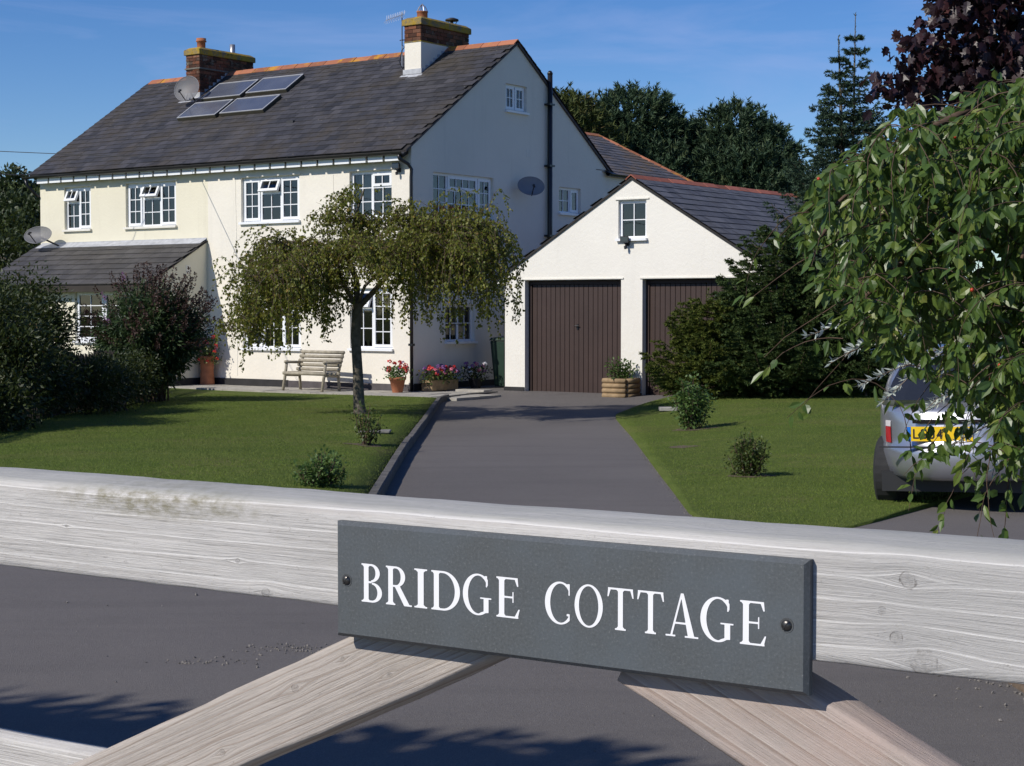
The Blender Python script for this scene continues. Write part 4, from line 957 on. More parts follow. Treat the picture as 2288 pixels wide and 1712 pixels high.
# ------------------------------------------------------------------ garage
GO = hw(1.5, 1.06, 0.0)
gar = thing('garage', 'white rendered double garage with brown doors and slate gable roof', 'garage', tuple(GO), -YAW)
GW, GD, GE, GA = 5.83, 6.75, 2.33, 4.085; GS = (GA - GE) / (GW / 2)
gt2 = lambda u: GA - 0.03 - abs(u - GW / 2) * GS
wall_sheet('wall', M['garage_wall'], gar, 0.0, GW, -0.35, gt2, [(0.478, 2.685, -0.34, 2.18), (3.15, 5.355, -0.34, 2.18), (2.62, 3.23, 2.93, 3.65)], 0.18, f_front, (GW / 2,))
wall_sheet('wall', M['garage_wall'], gar, 0.0, GD, -0.35, lambda y: GE, [], 0.2, lambda u, d, z: (0.002 + d, u, z))
wall_sheet('wall', M['garage_wall'], gar, 0.0, GD, -0.35, lambda y: GE, [], 0.2, lambda u, d, z: (GW - 0.002 - d, u, z))
wall_sheet('wall', M['garage_wall'], gar, 0.0, GW, -0.35, gt2, [], 0.2, lambda u, d, z: (u, GD - d, z), (GW / 2,))
for a, c in ((-0.015, 0.47), (2.69, 3.145), (5.36, GW + 0.015)): MB().box(a, c, -0.018, 0.1, -0.35, 0.10 if a < 0 else 0.06).build('plinth', M['plinth'] if a < 0 else M['plinth_grey'], gar)
MB().box(0.43, 2.74, -0.02, 0.02, 2.19, 2.215).build('drip_mould', M['sill'], gar); MB().box(3.10, 5.40, -0.02, 0.02, 2.19, 2.215).build('drip_mould', M['sill'], gar)
MB().box(2.56, 3.29, -0.022, 0.02, 3.665, 3.69).build('drip_mould', M['sill'], gar)
def gdoor(x0, x1, label):
    z0, z1 = -0.02, 2.17; f = 0.07; w = x1 - x0
    d = MB(); d.box(x0, x0 + f, 0.13, 0.20, z0 - 0.2, z1); d.box(x1 - f, x1, 0.13, 0.20, z0 - 0.2, z1); d.box(x0 + f, x1 - f, 0.131, 0.199, z1 - f, z1)
    d.box(x0 + f, x1 - f, 0.175, 0.19, z0, z1 - f)
    o = d.build('garage_door', M['brown_frame'], gar); o['label'] = label
    n = 19; a = x0 + f + 0.004; b_ = x1 - f - 0.004; s = (b_ - a) / n
    for i in range(n): MB().box(a + i * s + 0.005, a + (i + 1) * s - 0.005, 0.158, 0.174, z0 + 0.015, z1 - f - 0.006).build('door_panel', M['brown_steel'], o, bevel=0.003)
    m = MB().box(-0.02, 0.02, -0.012, 0.0, -0.05, 0.05); m.tube([(-0.045, -0.035, 0.02), (0.045, -0.035, 0.02)], 0.011, 8); m.tube([(0, -0.005, 0.02), (0, -0.035, 0.02)], 0.010, 6)
    m.build('door_handle', M['black_pipe'], o, False, ((x0 + x1) / 2 + 0.03, 0.157, 1.28))
    MB().box(x0 + 0.02, x1 - 0.02, 0.05, 0.19, -0.35, z0).build('threshold', M['concrete'], o)
gdoor(0.478, 2.685, 'left brown up-and-over door'); gdoor(3.15, 5.355, 'right brown door half hidden by the spruce')
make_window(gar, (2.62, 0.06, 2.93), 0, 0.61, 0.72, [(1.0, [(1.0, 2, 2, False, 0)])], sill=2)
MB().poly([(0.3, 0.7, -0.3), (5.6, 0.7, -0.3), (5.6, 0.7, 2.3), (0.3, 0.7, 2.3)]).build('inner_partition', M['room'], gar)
gsl = math.hypot(GW / 2 + 0.27, (GW / 2 + 0.27) * GS); gca = 1 / math.hypot(1, GS); gsa = GS * gca
gr_ = MB(); ez = GA - (GW / 2 + 0.27) * GS
for s_ in (0, 1):
    fx = (lambda x: x) if not s_ else (lambda x: GW - x)
    gr_.hull([(fx(-0.27), -0.03, ez - 0.05), (fx(GW / 2), -0.03, GA - 0.05), (fx(GW / 2), -0.03, GA - 0.006), (fx(-0.27), -0.03, ez - 0.006)], [(fx(-0.27), GD + 0.05, ez - 0.05), (fx(GW / 2), GD + 0.05, GA - 0.05), (fx(GW / 2), GD + 0.05, GA - 0.006), (fx(-0.27), GD + 0.05, ez - 0.006)])
gr_ = gr_.build('roof', M['deck'], gar)
gworld = lambda x, y, z: GO + RX * x + BK * y + np.array([0, 0, z])
lay_slates(gr_, 'slate', M['slate_new'], (GW + 0.29, -0.05, ez), (0, 1, 0), (-gca, 0, gsa), GD + 0.1, gsl, 0.30, 0.225, 300, gworld)
lay_slates(gr_, 'left_slope_slate', M['slate_new'], (-0.29, GD + 0.05, ez), (0, -1, 0), (gca, 0, gsa), GD + 0.1, gsl, 0.30, 0.225, 0, gworld)
ridge_run(gr_, M['ridge_new'], (GW / 2, -0.05, GA + 0.015), (GW / 2, GD + 0.05, GA + 0.015), GS, 15, 0.12)
MB().hull([(-0.27, -0.0, ez - 0.055), (0.0, -0.0, ez - 0.055), (0.0, -0.0, GE - 0.0), (-0.25, -0.0, ez - 0.04)], [(-0.27, 0.03, ez - 0.055), (0.0, 0.03, ez - 0.055), (0.0, 0.03, GE), (-0.25, 0.03, ez - 0.04)]).build('boxed_eave', M['garage_wall'], gr_)
gutter(gar, (-0.33, 0.0, ez - 0.02), (-0.33, GD, ez - 0.02)); gutter(gar, (GW + 0.33, 0.0, ez - 0.02), (GW + 0.33, GD, ez - 0.02))
MB().tube([(-0.33, 0.10, ez - 0.06), (-0.33, 0.10, ez - 0.16), (-0.26, 0.10, ez - 0.24), (-0.07, 0.10, ez - 0.28), (-0.055, 0.10, ez - 0.40), (-0.055, 0.10, 0.0)], 0.034, 8).build('downpipe', M['black_pipe'], gar, True)
floodlight('black floodlight under the garage gable window', tuple(gworld(2.83, 0.0, 2.84)), -YAW, 0)
# lead patch at the rear eave is part of the house

# ------------------------------------------------------------------ path
path = struct(bpy.data.objects.new('garden_path', None)); COL.objects.link(path); path.location = tuple(HOUSE); path.rotation_euler = (0, 0, -YAW)
for i in range(13):
    for j in range(2):
        x0 = -5.6 + i * 0.60; y0 = -1.42 + j * 0.70
        if x0 > 1.7: continue
        m = MB().box(x0 + 0.004, x0 + 0.596, y0 + 0.004, y0 + 0.692, -0.20, rng.uniform(-0.006, 0.004)); m.build('paving_slab', M['slab'], path)
for i in range(4): MB().box(0.03, 1.47, 0.0 + i * 0.60 + 0.003, 0.597 + i * 0.60, -0.2, rng.uniform(-0.006, 0.004)).build('paving_slab', M['slab'], path)
tag(MB().box(-0.35, 0.35, -0.14, 0.14, -0.2, 0.045).build('concrete_block', M['slab'], None, False, None, 0.008), 'pale concrete block lying at the left foot of the garage', 'concrete block')
o = bpy.data.objects['concrete_block']; o.location = tuple(hw(1.06, 0.62, 0.0)); o.rotation_euler = (0, 0, -YAW)

# ------------------------------------------------------------------ garden furniture
bench = thing('garden_bench', 'rustic pole bench of weathered wood on the path beneath the birch', 'bench', tuple(hw(-1.85, -0.85, 0.0)), -YAW - 0.04)
w = 0.56
for s in (-1, 1):
    x = s * (w - 0.02)
    MB().tube([(x, -0.30, -0.02), (x, -0.22, 0.36), (x, -0.18, 0.60)], 0.03, 8).build('front_leg', M['bench'], bench, True)
    MB().tube([(x, 0.20, -0.02), (x, 0.17, 0.36), (x, 0.30, 0.74)], 0.03, 8).build('rear_leg', M['bench'], bench, True)
    MB().tube([(x, -0.24, 0.57), (x, 0.0, 0.56), (x, 0.25, 0.55)], 0.028, 8).build('armrest', M['bench'], bench, True)
    MB().tube([(x * 0.99, -0.24, 0.31), (x * 0.99, 0.19, 0.29)], 0.026, 8).build('side_rail', M['bench'], bench, True)
for k in range(5): MB().tube([(-w - 0.02, -0.24 + 0.10 * k, 0.345), (w + 0.02, -0.24 + 0.10 * k, 0.345 - 0.004 * k)], 0.034, 8).build('seat_slat', M['bench'], bench, True)
for k in range(5): MB().tube([(-w - 0.03, 0.155 + 0.033 * k, 0.42 + 0.085 * k), (w + 0.03, 0.155 + 0.033 * k, 0.42 + 0.085 * k)], 0.034, 8).build('back_slat', M['bench'], bench, True)

wb = thing('wheelie_bin', 'dark green wheelie bin between the cottage and the garage', 'bin', tuple(hw(0.86, 2.15, 0.0)), -YAW)
MB().hull([(-0.23, -0.26, 0.05), (0.23, -0.26, 0.05), (0.23, 0.22, 0.05), (-0.23, 0.22, 0.05)], [(-0.29, -0.33, 0.98), (0.29, -0.33, 0.98), (0.29, 0.33, 0.98), (-0.29, 0.33, 0.98)]).build('bin_body', M['bin'], wb, bevel=0.02)
MB().hull([(-0.30, -0.36, 0.985), (0.30, -0.36, 0.985), (0.30, 0.35, 1.01), (-0.30, 0.35, 1.01)], [(-0.27, -0.32, 1.04), (0.27, -0.32, 1.04), (0.27, 0.32, 1.08), (-0.27, 0.32, 1.08)]).build('lid', M['bin'], wb, bevel=0.012)
for s in (-1, 1): MB().tube([(s * 0.2, 0.27, 0.1), (s * 0.28, 0.27, 0.1)], 0.1, 14).build('wheel', M['tyre'], wb)
MB().tube([(-0.25, 0.38, 1.0), (0.25, 0.38, 1.0)], 0.015, 8).build('handle', M['bin'], wb)

# ------------------------------------------------------------------ foliage kit
DIA = ([(0, 0, 0), (0.45, 0.5, 0.06), (1, 0, -0.05), (0.45, -0.5, 0.06)], [(0, 2, 1), (0, 3, 2)])
OVAL = ([(0, 0, 0), (0.22, 0.36, 0.10), (0.58, 0.45, 0.11), (1, 0, -0.10), (0.58, -0.45, 0.11), (0.22, -0.36, 0.10), (0.45, 0, 0.0)], [(0, 6, 1), (1, 6, 2), (2, 6, 3), (3, 6, 4), (4, 6, 5), (5, 6, 0)])
NEEDLE = ([(0, -0.5, 0), (0, 0.5, 0), (1, 0, 0)], [(0, 1, 2)])
ml = [(0.0, 0.03), (0.12, 0.30), (0.32, 0.28), (0.36, 0.52), (0.52, 0.30), (0.72, 0.36), (0.72, 0.16), (1.0, 0.0)]
MAPLE = ([(x, y, -0.12 * abs(y)) for x, y in ml] + [(x, -y, -0.12 * abs(y)) for x, y in ml[:-1]] + [(0.4, 0, 0.03)], None)
_c = len(ml) * 2 - 1
MAPLE = (MAPLE[0], [(i, _c, i + 1) for i in range(7)] + [(7, _c, 14)] + [(14 - i, _c, 13 - i) for i in range(6)] + [(8, _c, 0)])
def rand_dirs(n): return norm(rng.normal(size=(n, 3)))
def foliage(name, P, D, Nn, ln, wd, mat, parent=None, tpl=DIA, tint=None, kind='stuff', singles=0, single_name='leaf'):
    P = np.asarray(P, float); n = len(P); A = scaled(axes(D, Nn), ln, wd, np.minimum(ln, wd) if not np.isscalar(ln) else ln)
    ti = np.clip(rng.normal(0.42, 0.24, n), 0, 1) if tint is None else tint
    rest = np.arange(n)
    if singles:
        F = P[:, 1]; vis = (np.abs(P[:, 0] / F) < 0.30) & (P[:, 2] > EYE - 0.18 * F) & (P[:, 2] < EYE + 0.19 * F)
        order = np.argsort(np.where(vis, F, 1e6)); pick = order[:singles]; rest = order[singles:]
        var = [scatter_mesh(single_name, *tpl, np.eye(3)[None], np.zeros((1, 3)), mat, np.array([k / 11])) for k in range(12)]
        pl = np.array(parent.location) if parent is not None else np.zeros(3)
        for i in pick:
            o = bpy.data.objects.new(single_name, var[int(ti[i] * 11)]); link(o, parent)
            B = Matrix.Identity(4)
            for r in range(3):
                for c in range(3): B[r][c] = A[i][r][c]
                B[r][3] = P[i][r] - pl[r]
            o.matrix_basis = B
    pl = np.array(parent.location) if parent is not None else np.zeros(3)
    return mesh_obj(name, scatter_mesh(name, *tpl, A[rest], P[rest] - pl, mat, ti[rest]), parent, kind)
def tubes(name, lines, mat, parent, n=5, smooth=True):
    m = MB(); pl = Vector(parent.location) if parent is not None else Vector()
    for pts, rad in lines: m.tube([Vector(p) - pl for p in pts], rad, n, False)
    me = bpy.data.meshes.new(name); me.from_pydata(m.v, [], m.f); me.update(); me.materials.append(mat)
    me.polygons.foreach_set('use_smooth', np.ones(len(me.polygons), bool))
    return mesh_obj(name, me, parent)
def arc(p0, p1, lift, n=7, wob=0.0):
    p0, p1 = np.array(p0, float), np.array(p1, float)
    return [tuple(p0 + (p1 - p0) * t_ + np.array([0, 0, lift * 4 * t_ * (1 - t_)]) + rng.normal(0, wob, 3) * (0 < i < n - 1)) for i, t_ in enumerate(np.linspace(0, 1, n))]
def on_line(pts, t_):
    pts = np.array(pts); s = np.append(0, np.cumsum(np.linalg.norm(np.diff(pts, axis=0), axis=1))); s /= s[-1]
    return np.stack([np.interp(t_, s, pts[:, k]) for k in range(3)], -1)

# ---- weeping birch ------------------------------------------------------
BX, BY = -2.337, 25.97; bz = float(z_left(BX, BY))
birch = thing('weeping_birch', 'small weeping birch on the left lawn before the cottage', 'tree', (BX, BY, bz - 0.02))
fork = np.array([BX - 0.01, BY, 1.70])
tubes('trunk', [([(BX + 0.03, BY, bz - 0.05), (BX + 0.005, BY, bz + 0.12), (BX - 0.01, BY, 0.6), (BX - 0.045, BY, 1.2), (BX - 0.02, BY, 1.55), tuple(fork)], [0.115, 0.088, 0.078, 0.074, 0.078, 0.085])], M['bark'], birch, 12)
limbs = []
def limb(pts, r0, r1): limbs.append((pts, list(np.linspace(r0, r1, len(pts)))))
f3 = lambda dx, dy, z: (BX + dx, BY + dy, z)
limb([tuple(fork - [0, 0, .1]), f3(-0.03, 0.02, 2.05), f3(-0.16, 0.05, 2.35), f3(-0.10, 0.05, 2.8), f3(0.02, 0.0, 3.2), f3(0.10, -0.05, 3.42)], 0.055, 0.012)
limb([tuple(fork - [0, 0, .1]), f3(-0.20, -0.05, 1.95), f3(-0.45, -0.1, 2.22), f3(-0.75, -0.15, 2.46), f3(-1.0, -0.2, 2.60), f3(-1.18, -0.25, 2.50), f3(-1.30, -0.28, 2.2)], 0.045, 0.006)
limb([tuple(fork - [0, 0, .08]), f3(0.22, 0.05, 1.86), f3(0.38, 0.1, 2.05), f3(0.62, 0.15, 2.5), f3(0.95, 0.2, 2.78), f3(1.40, 0.25, 2.86), f3(1.80, 0.3, 2.74), f3(2.05, 0.3, 2.42)], 0.05, 0.006)
limb([f3(0.38, 0.1, 2.05), f3(0.7, -0.4, 2.45), f3(1.15, -0.8, 2.62), f3(1.55, -1.1, 2.4)], 0.03, 0.006)
limb([f3(0.38, 0.1, 2.05), f3(0.75, 0.7, 2.5), f3(1.25, 1.2, 2.72), f3(1.7, 1.6, 2.5)], 0.03, 0.006)
limb([f3(-0.48, -0.1, 2.22), f3(-0.75, -0.7, 2.32), f3(-1.05, -1.15, 2.25), f3(-1.35, -1.5, 1.9)], 0.028, 0.005)
limb([f3(-0.48, -0.1, 2.22), f3(-0.7, 0.6, 2.4), f3(-1.0, 1.1, 2.45), f3(-1.35, 1.45, 2.2)], 0.028, 0.005)
limb([f3(-0.16, 0.05, 2.35), f3(0.1, -0.6, 2.55), f3(0.3, -1.1, 2.5), f3(0.4, -1.5, 2.15)], 0.025, 0.005)
limb([f3(-0.16, 0.05, 2.35), f3(-0.1, 0.7, 2.6), f3(0.0, 1.2, 2.6), f3(0.1, 1.6, 2.3)], 0.025, 0.005)
limb([tuple(fork - [0, 0, .05]), f3(-0.25, -0.3, 1.82), f3(-0.55, -0.55, 1.95), f3(-0.95, -0.7, 1.92), f3(-1.40, -0.8, 1.55), f3(-1.62, -0.8, 1.25)], 0.026, 0.005)
limb([f3(-0.55, -0.55, 1.95), f3(-0.8, -0.2, 1.95), f3(-1.15, 0.1, 1.8), f3(-1.5, 0.2, 1.4)], 0.016, 0.004)
limb([f3(0.95, 0.2, 2.78), f3(1.3, -0.2, 2.9), f3(1.75, -0.5, 2.8), f3(2.05, -0.7, 2.5)], 0.02, 0.005)
limb([tuple(fork - [0, 0, .02]), f3(0.12, -0.25, 1.95), f3(0.45, -0.5, 2.25), f3(0.9, -0.55, 2.45), f3(1.4, -0.4, 2.35), f3(1.8, -0.3, 2.1)], 0.03, 0.005)
limb([f3(-0.10, 0.05, 2.8), f3(0.15, -0.1, 2.95), f3(0.45, -0.15, 2.98), f3(0.8, -0.2, 2.85)], 0.015, 0.004)
limb([f3(-0.12, 0.05, 2.7), f3(-0.25, -0.1, 2.95), f3(-0.38, -0.15, 2.9)], 0.012, 0.004)
tubes('limbs', limbs, M['bark'], birch, 7)
strands = []; LP, LD = [], []
def droop(start, out, length, step=0.085, stiff=0.55):
    p = np.array(start, float); d = norm(np.array(out, float) + np.array([0, 0, 0.25])); pts = [p.copy()]; k = 0
    while k * step < length:
        d = norm(d * (1 - 0.0) + np.array([0, 0, -1.0]) * (0.30 / stiff) * 0.55 + rng.normal(0, 0.13, 3) * np.array([1, 1, 0.4])); p = p + d * step; pts.append(p.copy()); k += 1
    return np.array(pts)
def strand(start, out, length, leaf_gap=0.026, keep=1.0):
    pts = droop(start, out, length)
    strands.append((pts[::2] if len(pts) > 6 else pts, list(np.linspace(0.0045, 0.0018, len(pts[::2] if len(pts) > 6 else pts)))))
    n = int(length / leaf_gap); t_ = rng.random(n) ** 0.75
    q = on_line(pts, t_); LP.append(q + rng.normal(0, 0.018, (n, 3))); d = rng.normal(0, 0.6, (n, 3)); d[:, 2] = -np.abs(d[:, 2]) - 0.5; LD.append(d)
# region floors: how low the curtains hang, by offset from the trunk
floor_x = lambda dx: np.interp(dx, [-1.9, -1.7, -1.2, -0.75, -0.45, 0.15, 0.5, 0.9, 1.4, 2.0, 2.35], [0.80, 0.65, 0.55, 0.85, 1.60, 1.95, 1.35, 1.0, 1.0, 1.05, 1.4])
for li, (pts, rad) in enumerate(limbs):
    Lm = float(np.sum(np.linalg.norm(np.diff(np.array(pts), axis=0), axis=1)))
    ncl = int(Lm * 7.5) + 2
    for c_ in range(ncl):        # hanging tresses: a bunch of strands from one side twig, with gaps between bunches
        t0 = 0.25 + 0.75 * rng.random() ** 0.85; a = rng.uniform(0, 6.283); reach = rng.uniform(0.02, 0.26); full = rng.uniform(0.15, 1.08)
        for k in range(int(rng.uniform(5, 17))):
            p = on_line(pts, np.array([min(1.0, max(0.15, t0 + rng.normal(0, 0.02)))]))[0] + np.array([math.cos(a), math.sin(a), 0.05]) * reach * rng.uniform(0.3, 1.2) + rng.normal(0, 0.03, 3)
            o_ = np.array([math.cos(a), math.sin(a), 0.15]) * rng.uniform(0.05, 0.5) + rng.normal(0, 0.12, 3)
            if li == 0 or li > 12: Ls = rng.uniform(0.18, 0.62)
            else: Ls = (p[2] - float(floor_x(p[0] - BX))) * full * rng.uniform(0.55, 1.05)
            strand(p, o_, max(Ls, rng.uniform(0.15, 0.32)))
for k in range(70):   # a few long trailing strands
    dx = rng.choice([rng.uniform(-1.75, -0.9), rng.uniform(0.7, 2.2)]); p = (BX + dx, BY + rng.uniform(-0.8, 0.8), rng.uniform(1.4, 2.2)); strand(p, (0, 0, -0.2), rng.uniform(0.5, max(0.6, p[2] - float(floor_x(dx)) + rng.uniform(-0.1, 0.25))), 0.04)
LP = np.concatenate(LP); LD = np.concatenate(LD)
tubes('twigs', strands, M['twig'], birch, 3)['kind'] = 'stuff'
foliage('leaves', LP, LD, rand_dirs(len(LP)), rng.uniform(0.036, 0.060, len(LP)), rng.uniform(0.028, 0.044, len(LP)), M['birch_leaf'], birch)

# ---- generic shrub ------------------------------------------------------
def shrub(name, label, cat, loc, h, w, nst, leaves_per, ll, lw, mat, group=None, spread=0.5, base_clear=0.15, bend=0.25, top_bias=0.8, parts=('stems', 'leaves'), twig='twig'):
    o = thing(name, label, cat, loc, 0, group); lines = []; P, D = [], []
    for k in range(nst):
        a = rng.uniform(0, 6.283); r = w * 0.5 * math.sqrt(rng.random()); hh = h * rng.uniform(0.55, 1.0) * (1 - 0.35 * (2 * r / w) ** 2)
        end = np.array([loc[0] + r * math.cos(a), loc[1] + r * math.sin(a), loc[2] + hh]); st = np.array(loc) + np.array([math.cos(a), math.sin(a), 0]) * r * spread * 0.3 - [0, 0, 0.03]
        pts = arc(st, end, h * 0.06 * rng.normal(), 6, w * 0.02); lines.append((pts, list(np.linspace(0.006 + 0.008 * h, 0.002, 6))))
        t_ = base_clear + (1 - base_clear) * rng.random(leaves_per) ** top_bias; q = on_line(pts, t_)
        off = rand_dirs(leaves_per) * rng.uniform(0.2, 1.0, (leaves_per, 1)) * (w * 0.10 + ll); P.append(q + off); dd = off / np.linalg.norm(off, axis=1, keepdims=True) + rng.normal(0, 0.4, off.shape); D.append(dd)
    P = np.concatenate(P); D = np.concatenate(D); P[:, 2] = np.maximum(P[:, 2], loc[2] + 0.02)
    tubes(parts[0], lines, M[twig], o, 4)
    foliage(parts[1], P, D, rand_dirs(len(P)) * 0.7 + np.array([0, 0, 1.0]), rng.uniform(0.7, 1.2, len(P)) * ll, rng.uniform(0.7, 1.2, len(P)) * lw, mat, o)
    return o
def gl(x, y): return (x, y, float(z_left(x, y)))
def grr(x, y): return (x, y, float(z_right(x, y)))
shrub('rose_bush', 'twiggy rose bush at the foot of the birch trunk', 'shrub', gl(-1.66, 19.3), 0.52, 0.40, 16, 46, 0.040, 0.026, M['rose_leaf'], 'young bushes in the lawns', 0.4)
shrub('rose_bush', 'low leafy green bush by the rail, left of the drive', 'shrub', gl(-1.62, 14.4), 0.34, 0.42, 24, 60, 0.036, 0.024, M['bright_leaf'], 'young bushes in the lawns')
shrub('rose_bush', 'tall pale green bush on the right lawn beside the drive', 'shrub', grr(2.39, 22.6), 0.78, 0.50, 30, 80, 0.050, 0.036, M['bright_leaf'], 'young bushes in the lawns', 0.5)
shrub('rose_bush', 'reddish tipped bush in the middle of the right lawn', 'shrub', grr(2.24, 16.13), 0.42, 0.42, 32, 80, 0.034, 0.022, M['rose_leaf'], 'young bushes in the lawns', 0.4)
for (x, y, rr, zf) in ((2.40, 22.6, 0.30, z_right), (2.24, 16.13, 0.22, z_right), (-1.66, 19.3, 0.22, z_left), (2.0, 20.0, 0.18, z_right)):
    m = MB(); n = 18; ring = [(x + rr * (1 + 0.25 * math.sin(3 * t_ + x)) * math.cos(t_), y + rr * 0.9 * (1 + 0.2 * math.cos(4 * t_)) * math.sin(t_)) for t_ in np.linspace(0, 2 * math.pi, n, False)]
    m.poly([(a, c, float(zf(a, c)) + 0.004) for a, c in ring]); s_ = m.build('soil_patch', M['soil']); s_['kind'] = 'structure'
tag(MB().box(-0.16, 0.16, -0.11, 0.11, 0.0, 0.06).build('stone_slab', M['slab'], None, False, grr(2.46, 26.6), 0.01), 'small flat pale slab in the right lawn near the spruces', 'stone slab')
tag(MB().box(-0.2, 0.2, -0.16, 0.16, 0.0, 0.03).build('stone_slab', M['concrete'], None, False, gl(-1.72, 21.3), 0.01), 'small grey slab set in grass right of the birch', 'stone slab')

# ---- flower pots --------------------------------------------------------
def flower_heads(parent, loc, w, d, h0, h1, specs):
    for mat, n, r in specs:
        var = []
        for k in range(3):
            P = rand_dirs(26) * r * 0.8; P[:, 2] = np.abs(P[:, 2]) * 0.8
            var.append(scatter_mesh('flower', *DIA, scaled(axes(np.cross(P, rand_dirs(26)), P), r * 0.75, r * 0.7, r * 0.5), P, M[mat], rng.random(26)))
        for i in range(n):
            o = bpy.data.objects.new('flower', var[i % 3]); link(o, parent); o.location = (rng.uniform(-w, w), rng.uniform(-d, d), rng.uniform(h0, h1)); o.rotation_euler = (rng.uniform(-.5, .5), rng.uniform(-.5, .5), rng.uniform(0, 6))
def leafy(parent, w, d, h0, h1, n, ll, mat):
    P = np.stack([rng.normal(0, w * 0.55, n), rng.normal(0, d * 0.55, n), h0 + (h1 - h0) * rng.random(n)], -1) + np.array(parent.location)
    return foliage('leaves', P, rand_dirs(n) + [0, 0, 0.3], rand_dirs(n), rng.uniform(0.7, 1.2, n) * ll, rng.uniform(0.6, 1.0, n) * ll * 0.8, mat, parent)
pot1 = thing('flower_pot', 'terracotta pot of red geraniums at the front corner', 'flower pot', tuple(hw(0.02, -0.47, 0.0)), 0)
MB().lathe([(0.10, 0), (0.155, 0.25), (0.17, 0.25), (0.17, 0.30), (0.15, 0.30), (0.14, 0.26)], (0, 0, 0), 20).build('pot', M['terracotta'], pot1, True)
leafy(pot1, 0.20, 0.18, 0.26, 0.50, 420, 0.055, M['bright_leaf']); flower_heads(pot1, None, 0.20, 0.17, 0.40, 0.60, (('red_petal', 12, 0.05), ('pink_petal', 4, 0.04), ('purple_petal', 4, 0.03)))
tr_ = thing('flower_trough', 'wooden trough of pink and red flowers along the gable wall', 'flower trough', tuple(hw(0.30, 0.52, 0.0)), R_(90) - YAW)
m = MB(); m.box(-0.42, 0.42, -0.13, -0.11, 0.02, 0.22); m.box(-0.42, 0.42, 0.11, 0.13, 0.02, 0.22); m.box(-0.42, -0.40, -0.11, 0.11, 0.02, 0.22); m.box(0.40, 0.42, -0.11, 0.11, 0.02, 0.22); m.box(-0.40, 0.40, -0.11, 0.11, 0.02, 0.18)
m.build('trough_box', M['log'], tr_)
P = np.stack([rng.uniform(-0.5, 0.5, 700), rng.normal(0, 0.11, 700), rng.uniform(0.15, 0.42, 700)], -1)
A = scaled(axes(rand_dirs(700), rand_dirs(700)), 0.055, 0.045, 0.05); mesh_obj('leaves', scatter_mesh('leaves', *DIA, A, P, M['rose_leaf'], rng.random(700)), tr_, 'stuff')
flower_heads(tr_, None, 0.48, 0.13, 0.34, 0.50, (('red_petal', 9, 0.05), ('pink_petal', 9, 0.05), ('purple_petal', 16, 0.045)))
pot2 = thing('flower_pot', 'dark pot of purple and white flowers beside the bin', 'flower pot', tuple(hw(0.45, 1.50, 0.0)), 0)
MB().lathe([(0.09, 0), (0.15, 0.20), (0.165, 0.22), (0.14, 0.22), (0.13, 0.18)], (0, 0, 0), 18).build('pot', M['plinth'], pot2, True)
leafy(pot2, 0.24, 0.2, 0.18, 0.46, 420, 0.055, M['hedge']); flower_heads(pot2, None, 0.22, 0.16, 0.28, 0.52, (('purple_petal', 9, 0.045), ('white_petal', 5, 0.05), ('pink_petal', 4, 0.045)))
pot3 = thing('tall_planter', 'tall dark planter of trailing red flowers in the lean-to shade', 'planter', tuple(hw(-5.44, -0.24, 0.0)), 0)
MB().lathe([(0.16, 0), (0.14, 0.3), (0.15, 0.55), (0.19, 0.60), (0.17, 0.62), (0.14, 0.56)], (0, 0, 0), 18).build('pot', M['terracotta'], pot3, True)
leafy(pot3, 0.30, 0.28, 0.45, 1.0, 700, 0.06, M['rose_leaf']); flower_heads(pot3, None, 0.30, 0.26, 0.5, 1.05, (('red_petal', 22, 0.045), ('pink_petal', 6, 0.04)))
pl_ = thing('log_planter', 'square planter of stacked half logs between the garage doors', 'planter', tuple(gworld(2.90, -0.33, 0.0) + np.array([0, 0, -0.03])), -YAW)
for k in range(4):
    z = 0.055 + 0.092 * k; a = 0.245
    for q in ([(-a, -a, z), (a, -a, z)], [(-a, a, z), (a, a, z)], [(-a, -a + 0.05, z), (-a, a - 0.05, z)], [(a, -a + 0.05, z), (a, a - 0.05, z)]):
        MB().tube(q, 0.047, 10).build('half_log', M['log'], pl_, True)
MB().box(-0.22, 0.22, -0.22, 0.22, 0.02, 0.33).build('soil', M['soil'], pl_)
for o_ in [shrub('planter_shrub', 'glossy green shrub growing in the log planter', 'shrub', tuple(np.array(pl_.location) + [0, 0, 0.33]), 0.42, 0.52, 20, 34, 0.075, 0.035, M['bright_leaf'])]: pass

# ---- picket fence, hedge, buddleia -------------------------------------
fence = thing('picket_fence', 'dark picket fence dividing the gardens, mostly smothered in shrubs', 'fence', (-6.62, 22.0, 0.0))
fa, fb = np.array([-6.62, 18.6]), np.array([-7.05, 34.6]); fd = (fb - fa) / np.linalg.norm(fb - fa); fl_ = np.linalg.norm(fb - fa); npk = int(fl_ / 0.125)
fang = math.atan2(fd[1], fd[0])
pk = MB().hull([(-0.038, -0.01, -0.15), (0.038, -0.01, -0.15), (0.038, -0.01, 0.86), (0, -0.01, 0.93), (-0.038, -0.01, 0.86)], [(-0.038, 0.01, -0.15), (0.038, 0.01, -0.15), (0.038, 0.01, 0.86), (0, 0.01, 0.93), (-0.038, 0.01, 0.86)])
p0 = None
for i in range(npk):
    q = fa + fd * (i + 0.5) * 0.125; z = float(z_left(q[0], q[1])) + rng.uniform(-0.02, 0.02)
    o = pk.build('picket', M['fence'], fence) if p0 is None else bpy.data.objects.new('picket', p0.data)
    if p0 is None: p0 = o
    else: link(o, fence)
    o.location = Vector((q[0], q[1], z)) - fence.location; o.rotation_euler = (0, rng.normal(0, 0.015), fang)
